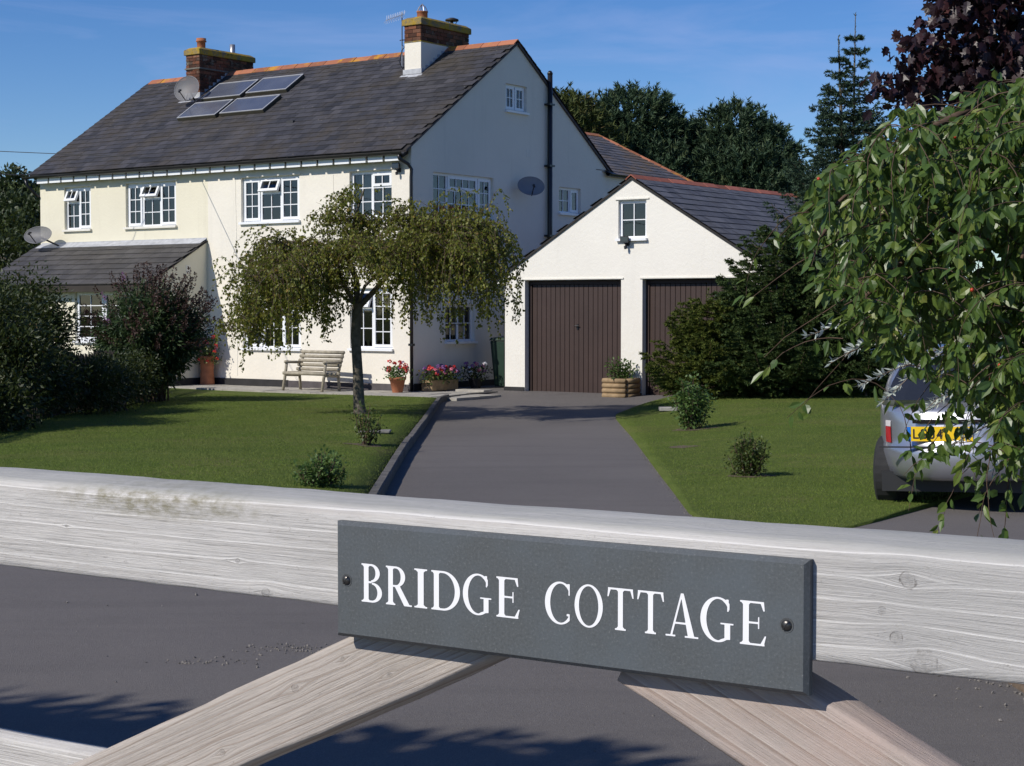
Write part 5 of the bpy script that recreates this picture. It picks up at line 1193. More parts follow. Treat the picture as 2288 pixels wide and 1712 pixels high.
for zr in (0.28, 0.68):
    a = (*fa, float(z_left(*fa)) + zr); c = (*fb, float(z_left(*fb)) + zr); s_ = np.array([-fd[1], fd[0]]) * 0.03
    m = MB(); r = lambda p: [(p[0] - fence.location.x + s_[0] * k, p[1] - fence.location.y + s_[1] * k, p[2] + dz) for k, dz in ((0.4, -0.03), (1.4, -0.03), (1.4, 0.03), (0.4, 0.03))]
    m.hull(r(a), r(c)).build('fence_rail', M['fence'], fence)
for k in range(9):
    q = fa + fd * fl_ * k / 8 + np.array([-fd[1], fd[0]]) * 0.085; z = float(z_left(q[0], q[1])); MB().box(-0.04, 0.04, -0.04, 0.04, -0.3, 0.95).build('fence_post', M['fence'], fence, False, Vector((q[0], q[1], z)) - fence.location)
def blob_cloud(n, c, r, shell=0.55):
    d = rand_dirs(n); rad = (shell + (1 - shell) * rng.random(n)) ; return np.array(c) + d * rad[:, None] * np.array(r), d
def hedge_plant(name, label, loc, blobs, nl, ll, mat, nstem=10, extra=None):
    o = thing(name, label, 'shrub', loc, 0, 'shrubs along the picket fence'); P, D = [], []; lines = []
    vol = np.array([b_[1][0] * b_[1][1] * b_[1][2] for b_ in blobs]) ** 0.7; cnt = (nl * vol / vol.sum()).astype(int)
    for (c, r), k in zip(blobs, cnt):
        p, d = blob_cloud(k, c, r, 0.25); p += rng.normal(0, 0.10, p.shape); P.append(p); D.append(d + rng.normal(0, 0.7, d.shape))
        for j in range(4): e, _ = blob_cloud(1, c, r, 0.6); lines.append((arc((loc[0] + rng.normal(0, 0.15), loc[1] + rng.normal(0, 0.2), loc[2] - 0.05), e[0], 0.05, 6, 0.03), list(np.linspace(0.02, 0.004, 6))))
    P = np.concatenate(P); D = np.concatenate(D); k = P[:, 2] > loc[2] + 0.03; P, D = P[k], D[k]
    tubes('stems', lines, M['twig'], o, 4)
    foliage('leaves', P, D, rand_dirs(len(P)), rng.uniform(0.7, 1.3, len(P)) * ll, rng.uniform(0.6, 1.1, len(P)) * ll * 0.55, mat, o)
    return o
hedge_plant('hedge_shrub', 'big dark shrub at the left edge, nearest along the fence', gl(-6.95, 22.4), [((-6.75, 22.0, 0.75), (0.70, 0.9, 0.75)), ((-7.1, 22.6, 1.35), (0.80, 0.9, 0.72)), ((-6.45, 21.2, 0.40), (0.5, 0.7, 0.45)), ((-7.4, 23.4, 1.7), (0.5, 0.5, 0.40)), ((-6.4, 22.2, 1.05), (0.42, 0.5, 0.42))], 24000, 0.070, M['hedge'])
hedge_plant('hedge_shrub', 'dark bronze-tinged shrub between the fence and the lean-to window', gl(-7.2, 25.6), [((-7.25, 25.2, 0.9), (0.62, 0.9, 0.85)), ((-7.4, 25.9, 1.55), (0.62, 0.7, 0.62)), ((-6.75, 24.6, 0.55), (0.50, 0.7, 0.52)), ((-6.95, 25.6, 1.30), (0.42, 0.5, 0.45))], 20000, 0.068, M['hedge'])
hedge_plant('hedge_shrub', 'low dark plants filling the fence foot below the buddleia', gl(-6.50, 27.6), [((-6.45, 27.2, 0.42), (0.45, 1.1, 0.45)), ((-6.45, 29.0, 0.45), (0.45, 1.0, 0.45)), ((-6.45, 26.1, 0.42), (0.42, 0.7, 0.42))], 14000, 0.062, M['hedge'])
bud = thing('buddleia', 'round buddleia bush with brown spent spikes and lilac flowers', 'shrub', gl(-6.42, 30.3), 0, 'shrubs along the picket fence')
bc = np.array([-6.42, 30.3, 1.22]); lines = []; P, D = [], []; spikes = []
for k in range(150):
    a = rng.uniform(0, 6.283); el = math.asin(rng.uniform(-0.35, 1.0)); e = bc + np.array([math.cos(a) * math.cos(el) * 1.02, math.sin(a) * math.cos(el) * 0.95, math.sin(el) * 1.02]) * rng.uniform(0.78, 1.0)
    st = np.array([bc[0] + rng.normal(0, 0.10), bc[1] + rng.normal(0, 0.12), -0.05]); pts = arc(st, e, 0.16, 8, 0.02); lines.append((pts, list(np.linspace(0.016, 0.004, 8))))
    n = 170; t_ = 0.30 + 0.65 * rng.random(n) ** 0.7; q = on_line(pts, t_); off = rand_dirs(n) * rng.uniform(0.03, 0.20, (n, 1)); P.append(q + off); D.append(off / 0.1 + norm(e - bc) * 0.4 + np.array([0, 0, -0.35]))
    if el > 0.0 or rng.random() < 0.6: spikes.append((e, norm(e - bc) + np.array([0, 0, 0.25])))
tubes('stems', lines, M['twig'], bud, 4)
P = np.concatenate(P); D = np.concatenate(D)
foliage('leaves', P, D, rand_dirs(len(P)) + np.array([0, 0, 0.8]), rng.uniform(0.08, 0.14, len(P)), rng.uniform(0.026, 0.042, len(P)), M['buddleia'], bud)
def spike_mesh(mat):
    n = 70; t_ = rng.random(n); r = 0.032 * (1 - t_) + 0.006; a = rng.uniform(0, 6.283, n); bend = 0.05 * t_ * t_
    P = np.stack([0.24 * t_, r * np.cos(a), r * np.sin(a) + bend], -1); D = np.stack([0.5 + 0 * a, np.cos(a), np.sin(a)], -1)
    return scatter_mesh('flower_spike', *DIA, scaled(axes(D, rand_dirs(n)), 0.03, 0.018, 0.02), P, mat, rng.random(n))
sv = [spike_mesh(M['panicle']) for _ in range(4)]; lv = [spike_mesh(M['lilac']) for _ in range(2)]
for i, (e, d) in enumerate(spikes):
    lil = (e[0] < bc[0] + 0.1 and e[1] < bc[1] + 0.2 and e[2] > bc[2] + 0.1 and rng.random() < 0.16)
    o = bpy.data.objects.new('flower_spike', (lv if lil else sv)[i % (2 if lil else 4)]); link(o, bud)
    A = axes(d[None], np.array([[0, 0, 1.0]]))[0]; B = Matrix.Identity(4); s_ = rng.uniform(1.0, 1.5) * (0.55 if lil else 1)
    for r in range(3):
        for c in range(3): B[r][c] = A[r][c] * s_
        B[r][3] = e[r] - bud.location[r]
    o.matrix_basis = B

# ---- spruces by the garage ---------------------------------------------
def spruce(name, label, loc, h, r0, whorl, mat, leaders=((0, 0, 1.0),), low=0.0, nl=0.040, dens=1.0, droop_=0.12, group=None, skirt=1.0, pw=0.85):
    """trunk(s) with whorls of branches, each branch with side twigs set all round with needles"""
    o = thing(name, label, 'tree', loc, 0, group); lines = []; twl = []; NP, ND = [], []
    base = np.array(loc)
    def needles(p, q, n):
        t_ = rng.random(n); P = p + (q - p) * t_[:, None]; ax = norm(q - p); d = rand_dirs(n); d = d - (d @ ax)[:, None] * ax; NP.append(P); ND.append(norm(d) * 0.8 + ax * 0.75)
    for (lx, ly, lf) in leaders:
        H = h * lf; z0 = low if lx >= 0 else H * 0.45
        ax0 = base + np.array([lx * 0.4 if z0 else 0, ly * 0.4 if z0 else 0, z0]); tip = base + np.array([lx, ly, H])
        if lx >= 0 and lf == 1.0: ax0 = base.copy()
        tr = [tuple(ax0 + (tip - ax0) * k / 6) for k in range(7)]; lines.append((tr, list(np.linspace(0.02 * h * 0.55, 0.006, 7))))
        needles(np.array(tr[5]), tip, 60); z = max(z0, 0.12)
        while z < H - 0.30:
            f = (H - z) / H; R = r0 * (f ** pw) * (skirt if z < 0.3 * H else 1); nb = int(rng.integers(5, 8)) if z < H * 0.85 else 4; a0 = rng.uniform(0, 6.283); ctr = ax0 + (tip - ax0) * ((z - z0) / (H - z0) if H > z0 else 0)
            for k in range(nb):
                a = a0 + 6.283 * k / nb + rng.normal(0, 0.2); Lb = R * rng.uniform(0.72, 1.12); up = 0.42 * (1 - f) + 0.20
                d = np.array([math.cos(a), math.sin(a), 0]); pts = [ctr + d * Lb * s + np.array([0, 0, Lb * (up * s - droop_ * 2.2 * math.sin(s * 2.6) * s + 0.22 * s * s)]) for s in np.linspace(0, 1, 6)]
                twl.append((pts, list(np.linspace(0.012 * (0.4 + Lb), 0.003, 6))))
                ntw = max(3, int(Lb / 0.085)); side = np.array([-d[1], d[0], 0])
                for j in range(ntw):
                    s = 0.18 + 0.82 * (j + rng.random()) / ntw; p = on_line(np.array(pts), np.array([min(s, 1.0)]))[0]; Lt = Lb * 0.42 * (1.08 - s) + 0.09
                    for sg in (-1, 1):
                        q = p + (side * sg * 0.8 + d * 0.75 + np.array([0, 0, rng.uniform(-0.25, 0.18)])) * Lt * rng.uniform(0.7, 1.1); needles(p, q, int((26 + Lt * 150) * dens))
                needles(np.array(pts[2]), np.array(pts[5]), int((20 + Lb * 60) * dens))
            z += whorl * rng.uniform(0.8, 1.2) * (1.0 if z < H * 0.8 else 1.1)
    tubes('trunk', lines, M['bark'], o, 7); tubes('branches', twl, M['twig'], o, 3)['kind'] = 'stuff'
    NP = np.concatenate(NP); ND = np.concatenate(ND)
    foliage('needles', NP, ND, rand_dirs(len(NP)), rng.uniform(0.7, 1.2, len(NP)) * nl, nl * 0.36, mat, o, NEEDLE)
    return o
G_ = 'spruces beside the garage'
spruce('spruce_tree', 'low yellow-green spruce before the right garage door', grr(3.28, 28.6), 1.85, 1.20, 0.125, M['spruce_gold'], dens=1.5, nl=0.05, group=G_, skirt=1.05)
spruce('spruce_tree', 'dense dark spruce with upswept tips hiding the garage roof corner', grr(4.45, 28.7), 3.05, 1.75, 0.15, M['spruce'], leaders=((0, 0, 1.0), (0.6, 0.2, 0.8)), dens=1.4, nl=0.052, group=G_, skirt=1.0)
spruce('spruce_tree', 'tall spruce with two bare spiky leaders against the sky', grr(6.05, 30.6), 6.72, 2.5, 0.27, M['spruce_blue'], leaders=((0.06, 0, 1.0), (-0.24, 0, 0.94)), dens=0.6, nl=0.058, group=G_, pw=1.2)
spruce('spruce_tree', 'bushy dark spruce at the back of the right lawn', grr(5.9, 28.4), 2.5, 1.5, 0.15, M['spruce'], dens=1.3, nl=0.052, group=G_)
spruce('spruce_tree', 'small green spruce top showing over the end of the garage ridge', (6.4, 37.2, -0.3), 4.75, 1.6, 0.36, M['spruce_gold'], dens=0.6, nl=0.07, group=G_)

# ---- pines behind -------------------------------------------------------
def pine(label, loc, h, blobs, ntuft, mat, seedless=None):
    o = thing('pine_tree', label, 'tree', loc, 0, 'pines behind the garage'); base = np.array(loc); lines = []
    top = np.mean([b_[0] for b_ in blobs], axis=0)
    lines.append(([tuple(base - [0, 0, .2]), tuple(base + (top - base) * 0.5), tuple(top)], [0.35, 0.25, 0.1]))
    P, D = [], []; vol = np.array([b_[1] ** 2 for b_ in blobs]); cnt = (ntuft * vol / vol.sum()).astype(int)
    for (c, r), k in zip(blobs, cnt):
        c = np.array(c); lines.append(([tuple(base + (top - base) * 0.6), tuple((c + top) / 2 + [0, 0, -r * 0.3]), tuple(c)], [0.14, 0.09, 0.04]))
        p, d = blob_cloud(k, c, (r, r, r * 0.9), 0.70); P.append(p); D.append(norm(d + np.array([0, 0, 0.75]) + rng.normal(0, 0.25, d.shape)))
    P = np.concatenate(P); D = np.concatenate(D); n = len(P); m_ = 26
    # candle-like tufts: needles ringed round an upward shoot
    t_ = rng.random((n, m_, 1)); sh = 0.42 * rng.uniform(0.7, 1.4, (n, 1, 1)); Q = P[:, None] + D[:, None] * t_ * sh
    nd = rng.normal(size=(n, m_, 3)); nd = norm(nd - np.sum(nd * D[:, None], -1, keepdims=True) * D[:, None]) * 0.8 + D[:, None] * 0.8
    ti = np.repeat(np.clip(rng.normal(0.42, 0.26, n), 0, 1), m_)
    tubes('trunk', lines, M['bark'], o, 6)
    foliage('needles', Q.reshape(-1, 3), nd.reshape(-1, 3), rand_dirs(n * m_), rng.uniform(0.14, 0.22, n * m_), 0.055, mat, o, NEEDLE, ti)
pine('broad dark pine directly behind the rear wing roof', (4.0, 59, -0.3), 9, [((4.1, 58, 7.55), 1.45), ((3.2, 57.6, 6.7), 1.35), ((5.1, 58.2, 6.9), 1.3), ((4.3, 57.3, 5.7), 1.7), ((2.9, 57.5, 5.1), 1.5), ((5.6, 58, 5.3), 1.4), ((4.2, 57.2, 3.9), 1.9)], 5200, M['pine'])
pine('olive-tinted pine nearest the cottage gable', (1.6, 56, -0.3), 9, [((1.7, 55, 7.25), 1.15), ((2.4, 55.3, 6.3), 1.1), ((1.3, 55, 6.1), 1.2), ((2.0, 54.8, 5.0), 1.3)], 2600, M['pine_warm'])
pine('rounded dark pine standing alone right of the pair', (7.7, 59, -0.3), 9, [((7.5, 58, 7.2), 1.2), ((8.4, 58.2, 6.6), 1.2), ((6.7, 58, 6.4), 1.1), ((7.7, 57.4, 5.6), 1.7), ((9.0, 58, 5.2), 1.2), ((6.6, 57.6, 4.8), 1.4), ((8.3, 57.2, 4.3), 1.6), ((5.9, 57.8, 5.0), 1.1)], 5200, M['pine'])

# ---- trees far left -----------------------------------------------------
def leafy_tree(label, loc, blobs, nl, ll, mat, group):
    o = thing('broadleaf_tree', label, 'tree', loc, 0, group); base = np.array(loc); P, D = [], []; lines = []
    top = np.mean([b_[0] for b_ in blobs], axis=0); lines.append(([tuple(base - [0, 0, .3]), tuple(base + (top - base) * .5), tuple(top)], [0.3, 0.22, 0.08]))
    vol = np.array([b_[1][0] * b_[1][2] for b_ in blobs]); cnt = (nl * vol / vol.sum()).astype(int)
    for (c, r), k in zip(blobs, cnt):
        lines.append(([tuple(base + (top - base) * .5), tuple((np.array(c) + top) / 2), tuple(c)], [0.12, 0.08, 0.03]))
        p, d = blob_cloud(k, c, r, 0.45); p += 0.18 * min(r) * np.sin(p * 3.1 / min(r) * 1.7)[:, [1, 2, 0]]; P.append(p); D.append(d + rng.normal(0, 0.8, d.shape))
    P = np.concatenate(P); D = np.concatenate(D)
    tubes('trunk', lines, M['bark'], o, 6)
    foliage('leaves', P, D, rand_dirs(len(P)), rng.uniform(0.7, 1.3, len(P)) * ll, rng.uniform(0.7, 1.2, len(P)) * ll * 0.7, mat, o)
    return o
zl_ = lambda x, y: float(z_land(np.array(x, float), np.array(y, float)))
leafy_tree('tallest far tree on the hillside left of the roof', (-23.6, 82, zl_(-23.6, 82)), [((-23.8, 81, 7.0), (1.5, 1.4, 1.25)), ((-22.6, 81, 6.3), (0.9, 1.0, 0.8)), ((-25.3, 81, 6.5), (1.3, 1.2, 1.1))], 4200, 0.24, M['far_leaf'], 'trees on the far hillside')
leafy_tree('dark hillside tree below the far crown, beside the corner of the cottage', (-20.3, 74, zl_(-20.3, 74)), [((-20.3, 73, 5.4), (1.0, 1.2, 1.1)), ((-19.4, 73, 4.4), (1.0, 1.2, 1.1)), ((-21.4, 74, 6.0), (0.9, 1.0, 0.6))], 4200, 0.22, M['far_leaf'], 'trees on the far hillside')
leafy_tree('broad dark tree behind the mesh dish at the left edge', (-12.6, 44, zl_(-12.6, 44)), [((-12.9, 43, 2.9), (1.2, 1.2, 0.75)), ((-11.6, 43, 2.55), (0.9, 1.0, 0.9)), ((-12.6, 42.5, 1.7), (1.7, 1.2, 1.0)), ((-11.0, 43.5, 3.3), (0.55, 0.6, 0.55))], 7000, 0.13, M['hedge'], 'trees on the far hillside')
leafy_tree('dark tree filling the gap under the far hillside', (-15.5, 54, zl_(-15.5, 54)), [((-15.6, 53, 3.6), (1.5, 1.2, 1.0)), ((-14.2, 53, 3.3), (1.3, 1.2, 1.3)), ((-13.7, 53, 4.3), (0.7, 0.8, 0.8))], 6000, 0.16, M['hedge'], 'trees on the far hillside')
wood = bpy.data.objects.new('tree_belt', None)
P, D = [], []
for k in range(12, 26):
    x = 2 + (k - 12) * 2.6; y = 98 + rng.uniform(-4, 8) if k < 12 else 92 + rng.uniform(0, 10); z = zl_(x, y); r = rng.uniform(1.5, 2.4)
    p, d = blob_cloud(420, (x, y, z + r * 0.9), (r, r, r * 1.1), 0.5); P.append(p); D.append(d)
P = np.concatenate(P); D = np.concatenate(D)
wd_ = foliage('tree_belt', P, D, rand_dirs(len(P)), 0.42, 0.32, M['far_leaf']); wd_['label'] = 'far belt of trees on the horizon'
# a broad ash behind the photographer throws the leafy shade across the near asphalt
leafy_tree('leafy tree left of the gate, throwing its shadow over the near asphalt', (-6.9, 0.6, 0.0), [((-6.9, 0.7, 4.9), (1.9, 1.9, 1.3)), ((-8.0, 0.2, 4.6), (1.5, 1.6, 1.2)), ((-5.9, 1.7, 4.8), (0.9, 1.0, 0.8)), ((-7.8, 2.2, 4.6), (1.4, 1.3, 1.0)), ((-8.8, 1.2, 4.4), (1.4, 1.5, 1.1)), ((-7.2, 0.0, 4.2), (1.6, 1.5, 0.9))], 42000, 0.17, M['far_leaf'], None)

# ---- purple maple -------------------------------------------------------
mpl = thing('purple_maple', 'dark purple-leaved maple in the top right corner', 'tree', (6.75, 19.0, 0.0))
blobs = [((6.1, 18.3, 5.5), (1.9, 1.6, 1.7)), ((5.2, 18.0, 4.55), (0.95, 0.9, 0.75)), ((5.6, 18.2, 5.0), (1.25, 1.1, 1.1)), ((4.75, 17.9, 5.15), (0.55, 0.6, 0.7)), ((6.6, 18.4, 4.2), (1.5, 1.2, 0.9)), ((7.6, 19.2, 5.5), (1.6, 1.6, 1.6))]
lines = [([(6.75, 19, -0.1), (6.75, 19, 2.0), (6.7, 18.9, 3.4), (6.4, 18.6, 5.2)], [0.2, 0.16, 0.13, 0.05])]; P, D = [], []
for (c, r), k in zip(blobs, (1500, 420, 700, 260, 800, 800)):
    p, d = blob_cloud(k, c, r, 0.35); P.append(p); D.append(d + np.array([0, 0, -0.9]) + rng.normal(0, 0.5, d.shape)); lines.append((arc((6.7, 18.9, 3.0), tuple(np.array(c) + [-.3, 0, 0]), 0.3, 6, 0.05), list(np.linspace(0.07, 0.015, 6))))
br = arc((6.6, 18.9, 3.9), (3.85, 17.9, 3.93), 0.18, 9, 0.03); lines.append((br, list(np.linspace(0.045, 0.008, 9))))
q = on_line(np.array(br), 0.45 + 0.55 * rng.random(330)); P.append(q + rng.normal(0, 1, (330, 3)) * np.array([0.10, 0.16, 0.13])); D.append(rng.normal(0, 0.7, (330, 3)) + np.array([-0.3, 0, -0.9]))
for e in ((4.55, 17.9, 3.62), (4.1, 18.0, 4.35), (4.45, 18, 3.5)):
    br = arc((5.6, 18.4, 4.1), e, 0.12, 7, 0.03); lines.append((br, list(np.linspace(0.03, 0.006, 7)))); q = on_line(np.array(br), 0.4 + 0.6 * rng.random(110)); P.append(q + rng.normal(0, 0.11, (110, 3))); D.append(rng.normal(0, 0.7, (110, 3)) + np.array([0, 0, -0.9]))
P = np.concatenate(P); D = np.concatenate(D); tubes('trunk', lines, M['bark'], mpl, 7)
foliage('foliage', P, D, rand_dirs(len(P)) + np.array([0, -0.4, 0.5]), rng.uniform(0.11, 0.17, len(P)), rng.uniform(0.11, 0.17, len(P)), M['maple_leaf'], mpl, MAPLE, None, 'stuff', 250, 'leaf')

# ---- silver pear --------------------------------------------------------
sil = thing('silver_leaved_shrub', 'silver-grey narrow-leaved branches beside the parked car', 'shrub', (3.25, 10.2, 0.0)); lines = []; P, D = [], []
ends = [(1.66, 9.6, 1.46), (1.88, 9.4, 1.40), (1.98, 9.7, 1.18), (2.02, 9.3, 1.10), (2.18, 9.6, 1.30), (2.25, 9.4, 1.02), (2.40, 9.8, 1.22), (2.15, 9.9, 1.55), (2.35, 9.6, 1.62), (2.5, 9.4, 0.92), (2.55, 9.7, 1.45), (2.3, 9.2, 0.80), (2.6, 9.2, 0.72), (1.85, 9.9, 1.30), (2.45, 10, 1.02), (2.62, 9.5, 1.15)]
for e in ends:
    st = np.array([3.2 + rng.normal(0, .05), 10.15, 0.9 + rng.uniform(0, 0.9)]); br = arc(st, e, 0.10, 8, 0.015); lines.append((br, list(np.linspace(0.008, 0.002, 8)))); n = 120; t_ = 0.35 + 0.65 * rng.random(n); q = on_line(np.array(br), t_); ax = norm(np.array(e) - st); d = rand_dirs(n) * 0.8 + ax * 0.9; P.append(q); D.append(d)
lines.append(([(3.25, 10.2, -0.1), (3.23, 10.2, 0.8), (3.2, 10.15, 2.0)], [0.06, 0.05, 0.02]))
P = np.concatenate(P); D = np.concatenate(D); tubes('stems', lines, M['twig_light'], sil, 5)
foliage('leaves', P, D, rand_dirs(len(P)), rng.uniform(0.04, 0.065, len(P)), rng.uniform(0.010, 0.015, len(P)), M['silver_leaf'], sil, DIA)

# ---- weeping crab apple in front on the right ---------------------------
crab = thing('crab_apple_tree', 'weeping crab apple hanging down the right edge with small red fruit', 'tree', (2.95, 7.5, 0.05))
lines = [([(2.95, 7.5, -0.05), (2.92, 7.45, 0.9), (2.85, 7.4, 1.7), (2.7, 7.3, 2.15)], [0.085, 0.07, 0.06, 0.045])]
P, D = [], []; twigs = []; berries = []
xmin = lambda z: np.interp(z, [0.72, 0.80, 0.95, 1.05, 1.2, 1.30, 1.42, 1.56, 1.8, 2.05, 2.15, 2.28, 2.42, 2.56], [1.99, 1.99, 2.02, 2.02, 1.97, 1.80, 1.55, 1.36, 1.22, 1.20, 1.27, 1.42, 1.62, 1.95])
mains = [[(2.7, 7.3, 2.15), (2.3, 7.0, 2.42), (1.9, 6.8, 2.45), (1.55, 6.7, 2.28), (1.25, 6.6, 2.02)], [(2.7, 7.3, 2.15), (2.35, 7.6, 2.36), (1.95, 7.7, 2.34), (1.55, 7.7, 2.14), (1.3, 7.6, 1.85)], [(2.85, 7.4, 1.7), (2.4, 7.1, 2.05), (2.0, 6.9, 2.05), (1.6, 6.8, 1.85), (1.32, 6.7, 1.6)], [(2.7, 7.3, 2.15), (2.5, 6.6, 2.46), (2.2, 6.3, 2.42), (1.95, 6.2, 2.15), (1.85, 6.2, 1.8)], [(2.85, 7.4, 1.7), (2.5, 6.8, 1.9), (2.2, 6.5, 1.8), (2.0, 6.4, 1.5), (1.95, 6.35, 1.1)], [(2.7, 7.3, 2.15), (2.3, 8.0, 2.42), (1.9, 8.2, 2.40), (1.6, 8.2, 2.2), (1.42, 8.1, 1.9)], [(2.7, 7.3, 2.15), (2.75, 6.6, 2.5), (2.7, 6.2, 2.3), (2.6, 6.0, 1.8)], [(2.7, 7.3, 2.15), (3.3, 7.4, 2.5), (3.8, 7.5, 2.3), (4.0, 7.5, 1.7)]]
for m_ in mains: lines.append((m_, list(np.linspace(0.03, 0.007, len(m_)))))
def hang(start, out, length, nleaf, test=True):
    pts = droop(start, out, length, 0.05, 0.75)
    if test:
        ok = pts[:, 0] > xmin(pts[:, 2] ) * (pts[:, 1] / 7.0) - 0.02
        if not ok.all():
            j = int(np.argmin(ok)); pts = pts[:j]
        pts = pts[pts[:, 2] > 0.74 + 0.0 * pts[:, 0]]
        if len(pts) < 3: return
    twigs.append((pts, list(np.linspace(0.0028, 0.0011, len(pts)))))
    L_ = 0.05 * (len(pts) - 1); n = max(2, int(nleaf * L_ / length)); q = on_line(pts, rng.random(n)); d = rng.normal(0, 0.55, (n, 3)); d[:, 2] = -np.abs(d[:, 2]) * 0.9 - 0.35; P.append(q + norm(d) * 0.012); D.append(d)
    if rng.random() < 0.10: berries.append(pts[len(pts) // 2] + rng.normal(0, 0.02, 3))
for mi, m_ in enumerate(mains):
    for k in range(88 if mi < 6 else 40):
        t_ = 0.15 + 0.85 * rng.random(); p = on_line(np.array(m_), np.array([t_]))[0]; a = rng.uniform(0, 6.283); p = p + np.array([rng.normal(0, 0.10), rng.normal(0, 0.18), rng.normal(0, 0.05)])
        hang(p, np.array([math.cos(a), math.sin(a), 0.25]) * rng.uniform(0.2, 0.9), rng.uniform(0.2, 0.85), int(rng.uniform(20, 40)))
for k in range(420):      # inner curtains that fill the mass
    z = rng.uniform(1.15, 2.35); y = rng.uniform(6.2, 8.2); x0 = float(xmin(z)) * y / 7.0 + 0.06; x = rng.uniform(x0, 2.9)
    hang((x, y, z), rng.normal(0, 0.4, 3), rng.uniform(0.2, 0.6), int(rng.uniform(16, 34)))
for k in range(60):       # right-hand curtain down to the ground plants
    z = rng.uniform(1.0, 1.6); y = rng.uniform(6.1, 7.0); hang((rng.uniform(1.99, 2.6) * y / 6.9, y, z), rng.normal(0, 0.3, 3), rng.uniform(0.3, 0.8), 20, False)
for st, out_, L_ in (((1.45, 6.6, 1.30), (-0.3, 0, 0.0), 0.45), ((1.60, 6.6, 1.15), (0.1, 0, 0), 0.32), ((1.30, 6.7, 1.50), (-0.5, 0, -0.1), 0.35), ((1.55, 6.6, 1.05), (0, 0, -0.2), 0.25), ((1.18, 6.8, 2.0), (-0.8, 0, -0.2), 0.5), ((1.95, 6.3, 0.95), (0, 0, 0), 0.25)):
    hang(st, out_, L_, 9, False)
for e in ((1.02, 6.9, 1.42), (0.98, 7.0, 1.66), (1.06, 6.8, 1.90), (1.15, 6.7, 1.24)):   # bare long whips reaching over the lawn
    twigs.append((arc((1.6, 6.9, e[2] + 0.35), e, 0.05, 8, 0.008), list(np.linspace(0.004, 0.0016, 8)))); P.append(np.array([e]) + rng.normal(0, 0.02, (3, 3))); D.append(rng.normal(0, 0.4, (3, 3)) + np.array([-0.3, 0, -0.6]))
P = np.concatenate(P); D = np.concatenate(D)
tubes('trunk', lines[:1], M['bark'], crab, 10); tubes('limbs', lines[1:], M['twig'], crab, 6); tubes('twigs', twigs, M['twig'], crab, 3)['kind'] = 'stuff'
foliage('foliage', P, D, rand_dirs(len(P)) + np.array([-0.5, -0.6, 0.6]), 0.036 + 0.046 * rng.beta(1.6, 1.6, len(P)), 0.019 + 0.022 * rng.beta(1.6, 1.6, len(P)), M['apple_leaf'], crab, OVAL, np.clip(rng.beta(2, 2.6, len(P)), 0, 1), 'stuff', 300, 'leaf')
for b_ in berries[:60]:
    o = MB().lathe([(0.001, -0.008), (0.006, -0.005), (0.008, 0), (0.006, 0.005), (0.001, 0.008)], (0, 0, 0), 8).build('crab_apple', M['berry'], crab, True, tuple(np.array(b_) - np.array(crab.location)))

# ------------------------------------------------------------------ car
car = thing('hatchback_car', 'silver hatchback parked at the lawn edge, rear towards us, half hidden by leaves', 'car', (3.50, 13.30, -0.01), R_(-24))
def plan(w, r, f, n=40, ex=3.2):
    """closed plan contour: half width w, rear y=r, front y=f, superellipse corners"""
    c = (r + f) / 2; hl = (f - r) / 2; out_ = []
    for k in range(n):
        t_ = 2 * math.pi * k / n; cx_, sy = math.cos(t_), math.sin(t_)
        out_.append((w * math.copysign(abs(cx_) ** (2 / ex), cx_), c + hl * math.copysign(abs(sy) ** (2 / ex), sy)))
    return out_
lv_ = [(0.265, 0.76, 0.10, 3.62, 2.9), (0.30, 0.81, 0.03, 3.68, 2.8), (0.38, 0.84, 0.0, 3.70, 2.7), (0.48, 0.855, -0.005, 3.70, 2.7), (0.525, 0.85, 0.005, 3.69, 2.7), (0.545, 0.835, 0.035, 3.66, 2.8), (0.62, 0.83, 0.055, 3.55, 2.9), (0.72, 0.82, 0.07, 3.40, 3.0), (0.80, 0.80, 0.095, 3.05, 3.1), (0.86, 0.785, 0.14, 2.80, 3.2)]
def loft(levels, name, mat, parent, cap=True, n=64):
    m = MB(); 
    for z, w_, r, f, ex in levels: m.v += [(x, y, z) for x, y in plan(w_, r, f, n, ex)]
    for k in range(len(levels) - 1):
        for j in range(n): m.f.append((k * n + j, k * n + (j + 1) % n, (k + 1) * n + (j + 1) % n, (k + 1) * n + j))
    if cap: m.f.append(tuple((len(levels) - 1) * n + j for j in range(n))); m.f.append(tuple(range(n))[::-1])
    return m.build(name, mat, parent, True)
body = loft(lv_, 'car_body', M['car'], car)
loft([(0.86, 0.78, 0.145, 2.75, 3.4), (1.05, 0.72, 0.28, 2.35, 3.4), (1.22, 0.64, 0.45, 1.95, 3.4), (1.30, 0.56, 0.62, 1.75, 3.2), (1.335, 0.40, 0.85, 1.5, 3.0)], 'cabin', M['car'], car)
